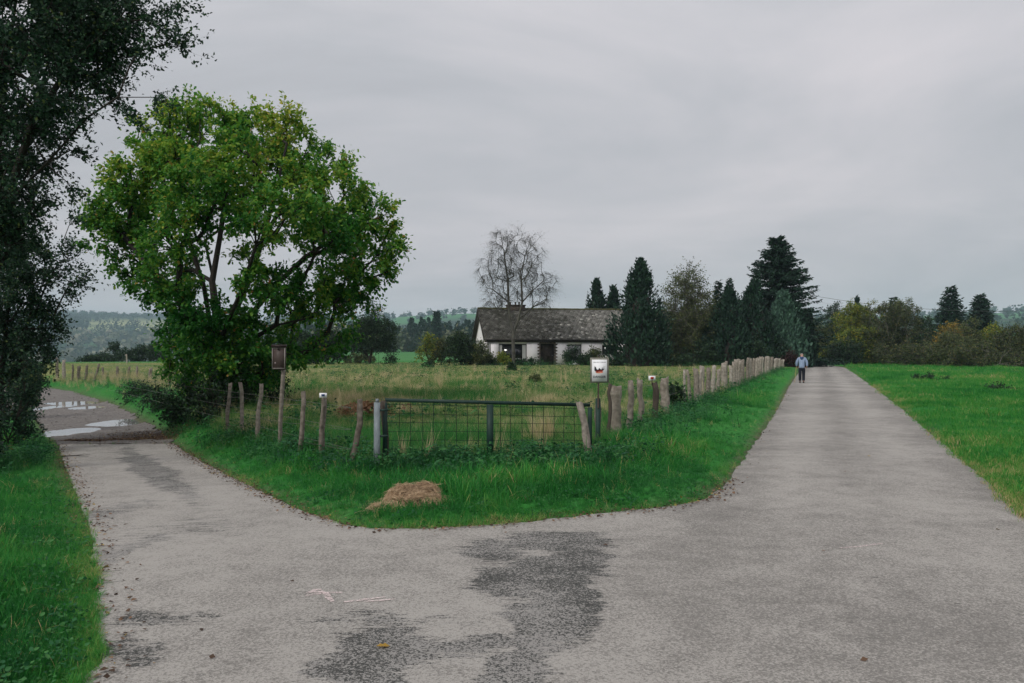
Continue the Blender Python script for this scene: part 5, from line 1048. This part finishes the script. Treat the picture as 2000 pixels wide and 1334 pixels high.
# ------------------------------------------------------------------ chalk marks
def M_chalk():
    m, nt, N, L, out = mat_new('chalk'); tc = N('ShaderNodeTexCoord'); n = N('ShaderNodeTexNoise'); n.inputs['Scale'].default_value = 70; n.inputs['Detail'].default_value = 5; L(tc.outputs['Object'], n.inputs['Vector'])
    mr = N('ShaderNodeMapRange'); L(n.outputs[0], mr.inputs[0]); mr.inputs[1].default_value = .36; mr.inputs[2].default_value = .58; mr.inputs[3].default_value = 0.0; mr.inputs[4].default_value = .78
    p = N('ShaderNodeBsdfPrincipled'); p.inputs['Base Color'].default_value = (.70, .58, .56, 1); p.inputs['Roughness'].default_value = .9; t = N('ShaderNodeBsdfTransparent'); mx = N('ShaderNodeMixShader'); L(mr.outputs[0], mx.inputs[0]); L(t.outputs[0], mx.inputs[1]); L(p.outputs[0], mx.inputs[2]); L(mx.outputs[0], out.inputs[0]); return m
MAT['chalk'] = M_chalk()
def strokes(name, label, ss):
    m = MB()
    for st_ in ss:
        w = st_[-1]; pts = [G1(*q)[:2] for q in st_[:-1]]
        pts = densify(pts, .05, .003, False, 4); pts = np.vstack([pts, G1(*st_[-2])[:2]]); d = np.gradient(pts, axis=0); d /= np.linalg.norm(d, axis=1)[:, None]; nn = np.c_[-d[:, 1], d[:, 0]]; ww = w * (.5 + .5 * np.sin(np.linspace(.3, 2.9, len(pts))))[:, None]
        A, Bq = pts + nn * ww / 2, pts - nn * ww / 2; k = len(pts); v = np.vstack([A, Bq]); v = np.c_[v, base(v[:, 0], v[:, 1]) + .004 + .0006 * len(m.v)]
        m.add(v, np.array([(i, i + 1, k + i + 1, k + i) for i in range(k - 1)]))
    tag(m.build(name, MAT['chalk']), label, 'road marking')
strokes('chalk_arrow', 'faded pink chalk arrow drawn on the left tarmac in the foreground', [((597, 1164), (625, 1160), (645, 1158), (669, 1158), .035), ((600, 1160), (614, 1153), (628, 1152), .04), ((628, 1156), (638, 1163), (650, 1176), .045), ((672, 1177), (715, 1172), (753, 1167), .035), ((712, 1176), (745, 1174), (772, 1171), .03), ((610, 1158), (630, 1157), .06)])
strokes('chalk_line', 'short faint white scratch on the right road surface', [((1640, 1071), (1680, 1068), (1724, 1062), .03)])

# ------------------------------------------------------------------ fallen leaves
MAT['litter'] = M_leaf('leaf_litter', [(0, (.045, .028, .018)), (.5, (.13, .075, .045)), (.85, (.22, .13, .075)), (1, (.36, .26, .06))], .1)
r = np.random.default_rng(80)
def near_edge(poly, n, sd_, mask=None):
    poly = densify(poly, .05, 0, False); k = r.integers(0, len(poly), n); p = poly[k] + r.normal(0, sd_, (n, 2)); return p
L1 = near_edge([tuple(q) for q in np.array(edge_mid[:16])], 2600, .10); L2 = near_edge(edge_left[:8], 1300, .12)
pa, pb = G1(125, 862)[:2], G1(338, 858)[:2]; t = r.uniform(0, 1, 3600)[:, None]; L3 = pa + (pb - pa) * t + np.c_[r.normal(0, .12, 3600), np.abs(r.normal(0, .5, 3600)) * (.3 + .9 * t[:, 0]) - .1]
pc = G1(305, 850)[:2]; L4 = pc + r.normal(0, 1, (3600, 2)) * [.7, .8]
L5 = np.array([np.array([r.uniform(-2, 6), r.uniform(4, 18)]) for _ in range(45)]); L6 = near_edge([tuple(q) for q in np.array(edge_mid[16:24])], 500, .10)
P_ = np.vstack([L1, L2, L3, L4, L5, L6]); zb_ = np.where(inside(track_s, P_[:, 0], P_[:, 1]), track_z(P_[:, 0], P_[:, 1]), np.maximum(ground(P_[:, 0], P_[:, 1]), np.where(inside(asph_s, P_[:, 0], P_[:, 1]), base(P_[:, 0], P_[:, 1]), -9)))
wet = pud_depth(P_[:, 0], P_[:, 1]) > .35; P_, zb_ = P_[~wet], zb_[~wet]; n = len(P_)
v, f = scatter(*T_LEAF, np.c_[P_, zb_ + .012], np.c_[r.normal(0, 1, (n, 2)), r.normal(0, .2, n)], r.normal(0, .3, (n, 3)) + [0, 0, 1], r.uniform(.018, .05, n), np.full(n, 1.3))
tag(link('leaf_litter', mesh_np('leaf_litter', v, f, MAT['litter'], {'tint': np.repeat(r.uniform(0, 1, n) ** 1.2, 4)})), 'brown fallen leaves gathered along the road edges and at the end of the tarmac', 'leaf litter', kind='stuff')
q = G1(735, 1266); v, f = scatter(*T_OAK, np.array([[q[0], q[1], q[2] + .012]]), np.array([[1., .3, 0]]), np.array([[.2, 0, 1.]]), [.075]); tag(link('fallen_leaf', mesh_np('fallen_leaf', v, f, MAT['leaf_orange'], {'tint': np.full(len(v), .9)})), 'single yellow fallen leaf on the dark stain in the foreground', 'leaf')
# dead twig lying at the end of the tarmac
q = G1(130, 893); o = thing('dead_twig', 'thin bare twig lying on the left end of the tarmac', 'twig', q); m = MB(); m.tube([(-.1, 0, .02), (.15, .05, .03), (.45, .02, .02)], [.012, .01, .004], 5); m.tube([(.15, .05, .03), (.3, .14, .05), (.4, .2, .02)], [.007, .005, .002], 4); m.build('twig_wood', MAT['bark_dark'], o)

# ------------------------------------------------------------------ grass and weeds (instanced blades)
def tuft_mesh(name, nb, lmin, lmax, w, spread, bend, seed, mat, segs=3, heads=0):
    r = np.random.default_rng(seed); V_, F_, T_ = [], [], []; n0 = 0
    for k in range(nb):
        a = r.uniform(0, 6.28); q = spread * math.sqrt(r.uniform()); b0 = np.array([q * math.cos(a), q * math.sin(a), -.01]); L_ = r.uniform(lmin, lmax); d = r.uniform(0, 6.28); tilt = r.uniform(.05, .5) * bend; dirv = np.array([math.cos(d), math.sin(d), 0]); sd = np.array([-math.sin(d), math.cos(d), 0]); ww = w * r.uniform(.7, 1.3); tn = r.uniform(0, 1)
        pts = []
        for i in range(segs + 1):
            t = i / segs; th = tilt * (1 + 2.2 * t * bend); pts.append(b0 + L_ * (dirv * math.sin(min(th, 2.2)) * t + np.array([0, 0, 1]) * math.cos(min(th, 2.0)) * t))
        for i in range(segs): wv = ww * (1 - .25 * i / segs - .15 * (i == 0)); V_ += [pts[i] - sd * wv / 2, pts[i] + sd * wv / 2]
        V_.append(pts[-1])
        for i in range(segs - 1): F_ += [(n0 + 2*i, n0 + 2*i + 1, n0 + 2*i + 3), (n0 + 2*i, n0 + 2*i + 3, n0 + 2*i + 2)]
        F_.append((n0 + 2 * segs - 2, n0 + 2 * segs - 1, n0 + 2 * segs)); n0 += 2 * segs + 1; T_ += [tn] * (2 * segs + 1)
    return mesh_np(name, np.array(V_), np.array(F_), mat, {'tint': np.array(T_)})
def weed_mesh(name, nl, h, size, seed, mat, spread=.12):
    r = np.random.default_rng(seed); z = r.uniform(.15, 1, nl) * h; a = r.uniform(0, 6.28, nl); q = spread * r.uniform(.2, 1, nl); p = np.c_[q * np.cos(a), q * np.sin(a), z]; ax = np.c_[np.cos(a), np.sin(a), r.uniform(-.4, .5, nl)]
    v, f = scatter(*T_BROAD, p, ax, r.normal(0, .4, (nl, 3)) + [0, 0, 1], size * r.uniform(.6, 1.3, nl)); m = MB(); m.tube([(0, 0, -.02), (.01, 0, h * .6), (0, .01, h)], [.004, .003, .002], 3, False)
    fv = np.array(m.f4[0]); return mesh_np(name, np.vstack([v, m.v[0]]), np.vstack([f, fv[:, [0, 1, 2]] + len(v), fv[:, [0, 2, 3]] + len(v)]), mat, {'tint': np.r_[np.repeat(r.uniform(0, 1, nl), len(T_BROAD[0])), np.full(len(m.v[0]), .2)]})
def gn_scatter(name, label, cat, pts, scl, tint, protos, seed, leanv=.18, aniso=None):
    r = np.random.default_rng(seed); n = len(pts); me = bpy.data.meshes.new(name); me.vertices.add(n); me.vertices.foreach_set('co', np.asarray(pts, np.float32).ravel())
    rot = np.c_[r.normal(0, leanv, n), r.normal(0, leanv, n), r.uniform(0, 6.28, n)].astype(np.float32)
    a = me.attributes.new('rot', 'FLOAT_VECTOR', 'POINT'); a.data.foreach_set('vector', rot.ravel())
    a = me.attributes.new('scl', 'FLOAT', 'POINT'); a.data.foreach_set('value', np.asarray(scl, np.float32)); a = me.attributes.new('tint', 'FLOAT', 'POINT'); a.data.foreach_set('value', np.clip(tint, 0, 1).astype(np.float32))
    a = me.attributes.new('pick', 'INT', 'POINT'); a.data.foreach_set('value', r.integers(0, len(protos), n).astype(np.int32)); me.update(); o = link(name, me)
    ng = bpy.data.node_groups.new(name, 'GeometryNodeTree'); ng.interface.new_socket('Geometry', in_out='INPUT', socket_type='NodeSocketGeometry'); ng.interface.new_socket('Geometry', in_out='OUTPUT', socket_type='NodeSocketGeometry')
    N = ng.nodes.new; L = ng.links.new; gi = N('NodeGroupInput'); g2 = N('NodeGroupOutput'); jn = N('GeometryNodeJoinGeometry')
    def na(nm, ty): q = N('GeometryNodeInputNamedAttribute'); q.data_type = ty; q.inputs['Name'].default_value = nm; return q.outputs[0]
    ro, sc2, pk = na('rot', 'FLOAT_VECTOR'), na('scl', 'FLOAT'), na('pick', 'INT')
    for k, pm in enumerate(protos):
        po = bpy.data.objects.new(name + '_blade', pm); ob = N('GeometryNodeObjectInfo'); ob.inputs['Object'].default_value = po; ob.inputs['As Instance'].default_value = True
        cp = N('FunctionNodeCompare'); cp.data_type = 'INT'; cp.operation = 'EQUAL'; L(pk, cp.inputs[2]); cp.inputs[3].default_value = k
        ip = N('GeometryNodeInstanceOnPoints'); L(gi.outputs[0], ip.inputs['Points']); L(cp.outputs[0], ip.inputs['Selection']); L(ob.outputs['Geometry'], ip.inputs['Instance']); L(ro, ip.inputs['Rotation']); L(sc2, ip.inputs['Scale']); L(ip.outputs[0], jn.inputs[0])
    L(jn.outputs[0], g2.inputs[0]); md = o.modifiers.new('scatter', 'NODES'); md.node_group = ng; return tag(o, label, cat, kind='stuff')
MAT['g_lush'] = M_leaf('grass_lush', [(0, (.010, .10, .02)), (.3, (.020, .18, .028)), (.6, (.050, .28, .042)), (.84, (.15, .33, .06)), (.95, (.36, .36, .13)), (1, (.48, .38, .19))], .4, True)
MAT['g_mead'] = M_leaf('grass_meadow', [(0, (.02, .16, .028)), (.3, (.07, .23, .05)), (.55, (.24, .28, .10)), (.8, (.50, .43, .24)), (1, (.62, .50, .32))], .35, True)
MAT['g_weed'] = M_leaf('weed_leaf', [(0, (.008, .055, .022)), (.5, (.02, .12, .038)), (1, (.06, .20, .05))], .3, True)
MAT['g_fern'] = M_leaf('dead_fern', [(0, (.16, .085, .045)), (1, (.42, .25, .13))], .3, True)
lush = [tuft_mesh('t', 15, .08, .26, .0072, .10, 1.1, s, MAT['g_lush']) for s in (1, 2, 3, 31)] + [tuft_mesh('t', 9, .24, .44, .0078, .09, 1.5, 32, MAT['g_lush'], 4)]
lawn = [tuft_mesh('t', 20, .035, .085, .0055, .12, .9, s, MAT['g_lush'], 2) for s in (4, 5)]
mead = [tuft_mesh('t', 22, .14, .42, .0055, .14, .9, s, MAT['g_mead']) for s in (6, 7, 8)]
weed = [weed_mesh('w', 26, .30, .048, s, MAT['g_weed'], .13) for s in (9, 10, 11)] + [tuft_mesh('t', 14, .25, .5, .008, .12, 1.2, s, MAT['g_weed'], 4) for s in (19, 29)]
low = [weed_mesh('w', 12, .07, .024, s, MAT['g_weed'], .09) for s in (12, 13)]
r = np.random.default_rng(90)
NP = 290000
px = r.uniform(-420, 2420, NP); py = np.where(r.uniform(0, 1, NP) < .28, r.uniform(697, 800, NP), r.uniform(790, 1480, NP))
P_, ok = G(px, py, 400); k = ok & (P_[:, 1] < 110); P_ = P_[k]
x, y = P_[:, 0], P_[:, 1]; sd = road_sd(x, y); P_[:, 2] = ground(x, y); k = sd > -.025; P_, sd = P_[k], sd[k]; P_[:, 2] = np.where(sd < .03, np.maximum(P_[:, 2], base(P_[:, 0], P_[:, 1])), P_[:, 2]); x, y = P_[:, 0], P_[:, 1]
ins = fence_side(x, y); right = (x > .40 * y + 1.6); Zc = np.maximum(y, 1); nz = vnoise(x, y, .9, 50); nz2 = vnoise(x, y, 3.0, 51)
hayd = np.hypot((x - hp_[0]) / .45, (y - hp_[1] - .12) / .36) > 1
scl_far = 1 + np.clip(Zc - 12, 0, 80) / 45
# verge
k = ~ins & ~right & hayd & (r.uniform(0, 1, len(x)) < .85 * (.25 + .75 * sst(-.05, .12, sd + .05 * nz2)))
hgt = (.30 + .50 * sst(.1, 1.4, sd)) * (1 + .40 * nz) * r.uniform(.6, 1.35, len(x))
hgt = np.where((y > 21) & (x < -6), .34 * hgt, hgt); roadside = (x > .33 * y) & (y > 15); hgt = np.where(roadside, .55 * hgt, hgt)
tn = .30 + .26 * nz + .18 * nz2 + .34 * (1 - sst(.02, .35, sd)) + r.normal(0, .13, len(x)) + np.where(roadside, .1, 0)
straw = (r.uniform(0, 1, len(x)) < .035); tn = np.where(straw, r.uniform(.88, 1, len(x)), np.minimum(tn, .9)); fline = np.exp(-((x - (.39 * y - 3.6)) / 1.1) ** 2) * (y > 13.5) * (y < 85) * (x > 1); hgt = hgt * (1 - .55 * fline)
gn_scatter('verge_grass', 'lush green grass of the verges beside both roads', 'grass', P_[k], (hgt * scl_far)[k], tn[k], lush, 1)
# right hand field: short turf
k = right; tn = .55 + .20 * vnoise(x, y, .45, 57) + .16 * nz2 + .20 * (1 - sst(.02, .4, sd)) + r.normal(0, .13, len(x))
gn_scatter('field_grass', 'short bright green turf of the field right of the road', 'grass', P_[k], (r.uniform(.8, 1.5, len(x)) * (1.0 + .35 * nz) * scl_far * (1.2 - .4 * (1 - sst(0, .6, sd))))[k], tn[k], lawn, 2)
# meadow behind the fences: green near the gate, straw further back
k = ins & (y < 98); far_t = sst(15, 27, y + 2.5 * nz); tn = .10 + .30 * far_t - .16 * sst(6, 14, -x) * (1 - sst(40, 70, y)) + (.36 * nz + .40 * vnoise(x, y, .22, 53) + .28 * nz2) * (.3 + .7 * far_t) + r.normal(0, .2, len(x)) + .22 * (nz2 > .5)
gn_scatter('meadow_grass', 'rough yellowing grass of the meadow between gate and house', 'grass', P_[k], ((.42 + .16 * far_t) * r.uniform(.5, 1.5, len(x)) * (1 + .45 * vnoise(x, y, .6, 54)) * np.minimum(scl_far, 1.25) * (1 - .5 * sst(35, 70, y)))[k], tn[k], mead, 3)
# broad leaved weeds: along gate, fences, hedge foot
def along(pts, n, sd_):
    p = densify(pts, .1, 0, False); return p[r.integers(0, len(p), n)] + r.normal(0, sd_, (n, 2))
W1 = along([GA + [0, -.25], GB + [0, -.25]], 330, .25); W2 = along([tuple(on_right(a)) for a in (1200, 1250, 1300, 1340, 1380)], 330, .42) + [.35, -.3]; W3 = along([tuple(on_left(a)) for a in (735, 640, 560, 470, 440)], 420, .3); W4 = along([(-9.2, 13.5), (-9.6, 17), (-11.5, 22)], 900, .5); W5 = along([tuple(on_right(a)) for a in (1380, 1440, 1490, 1520)], 700, .5)
W6 = along([tuple(on_left(a)) for a in (430, 380, 330, 290)], 500, .8) + [-.5, -.6]; W7 = along([G1(880, 930)[:2], G1(1150, 930)[:2], G1(1230, 900)[:2]], 260, .3); W8 = along([tuple(on_left(a)) for a in (300, 200, 120)], 260, .5) - [0, .3]
Pw = np.vstack([W1, W2, W3, W4, W5, W6, W7, W8]); s_ = road_sd(Pw[:, 0], Pw[:, 1]); Pw = Pw[s_ > .25]; n = len(Pw)
gn_scatter('roadside_weeds', 'dark leafy weeds around the gate, the fences and the hedge foot', 'weeds', np.c_[Pw, ground(Pw[:, 0], Pw[:, 1])], r.uniform(.45, 1.05, n), r.uniform(0, 1, n), weed, 4)
k = ~ins & ~right & hayd & (sd > .1) & (y < 16) & (r.uniform(0, 1, len(x)) < .035)
gn_scatter('clover_patches', 'low broad leaves scattered in the verge grass', 'weeds', P_[k], r.uniform(.6, 1.3, k.sum()), r.uniform(.3, 1, k.sum()), low, 5)
# rusty fern patch and tall dry stalks behind the gate
fp = G1(708, 822)[:2]; Pf = fp + r.normal(0, 1, (260, 2)) * [.24, .40] + [0, .5]
gn_scatter('dead_ferns', 'rusty brown dead fern patch behind the left fence', 'weeds', np.c_[Pf, ground(Pf[:, 0], Pf[:, 1])], r.uniform(.3, .8, 260), r.uniform(0, 1, 260), [weed_mesh('f', 26, .42, .10, s, MAT['g_fern'], .16) for s in (20, 21)], 6)
dry = [tuft_mesh('t', 26, .35, .75, .006, .10, .45, s, MAT['g_mead']) for s in (22, 23)]
Pd = np.vstack([G1(1058, 880)[:2] + r.normal(0, .12, (14, 2)) + [0, .6], along([GA + [0, .15], GB + [0, .15]], 7, .15), np.c_[r.uniform(-10, 14, 160), r.uniform(18, 60, 160)], along([tuple(on_left(a)) for a in (360, 300, 240, 180, 120)], 260, .5) - [0, .3]]); Pd = Pd[fence_side(Pd[:, 0], Pd[:, 1]) | (np.arange(len(Pd)) < 21) | (np.arange(len(Pd)) >= 181)]
gn_scatter('dry_stalks', 'tall straw coloured dry grass clumps in the meadow', 'grass', np.c_[Pd, ground(Pd[:, 0], Pd[:, 1])], r.uniform(.6, 1.1, len(Pd)), r.uniform(.6, 1, len(Pd)), dry, 7)
Pm = np.c_[r.uniform(-26, 26, 4200), r.uniform(15, 78, 4200)]; Pm = Pm[fence_side(Pm[:, 0], Pm[:, 1]) & (vnoise(Pm[:, 0], Pm[:, 1], .5, 58) > .1)]
gn_scatter('meadow_weeds', 'dark leafy docks and thistles dotted through the meadow', 'weeds', np.c_[Pm, ground(Pm[:, 0], Pm[:, 1])], r.uniform(.6, 1.7, len(Pm)), r.uniform(0, 1, len(Pm)), weed[:3], 8)
# dark weed clumps in the right field and small dark bushes in the meadow
for k_, (px_, Z_, top, w, m_, lab) in enumerate([(1047, 41, 738, 15, 'leaf_olive', 'small dark seedling bush in the middle of the meadow'), (835, 70, 708, 18, 'leaf_dark', 'small dark bush in the meadow left of the birch'), (1000, 60, 708, 16, 'leaf_dark', 'small dark bush in the meadow below the birch'), (1815, 45, 735, 60, 'leaf_dark', 'low dark weed clump in the right field'), (1965, 33, 756, 50, 'leaf_dark', 'weed clump in the right field near the picture edge'), (1318, 21.5, 752, 30, 'leaf_dark', 'ivy clump in the gap of the stake row')]):
    shrub('weed_clump', lab, px_, Z_, top, w, (D, MAT[m_]), 700 + k_, nb=5, size=.09 if Z_ < 40 else .12, tw=6, lv=7, per=40 if Z_ > 30 else 120, twl=.2, group='weed clumps')

# ------------------------------------------------------------------ haze
def haze():
    m, nt, N, L, out = mat_new('haze_air'); v = N('ShaderNodeVolumePrincipled'); v.inputs['Color'].default_value = (.66, .85, 1.0, 1); v.inputs['Density'].default_value = 0.00018; v.inputs['Anisotropy'].default_value = 0.0
    L(v.outputs[0], out.inputs['Volume']); b = MB(); b.box((-5400, -600, -80), (5400, 5400, 205)); o = b.build('haze', m); tag(o, kind='stuff'); return o
haze()
print('TRIS', sum(len(me.loops) - 2 * len(me.polygons) for me in bpy.data.meshes), 'OBJ', len(bpy.data.objects))
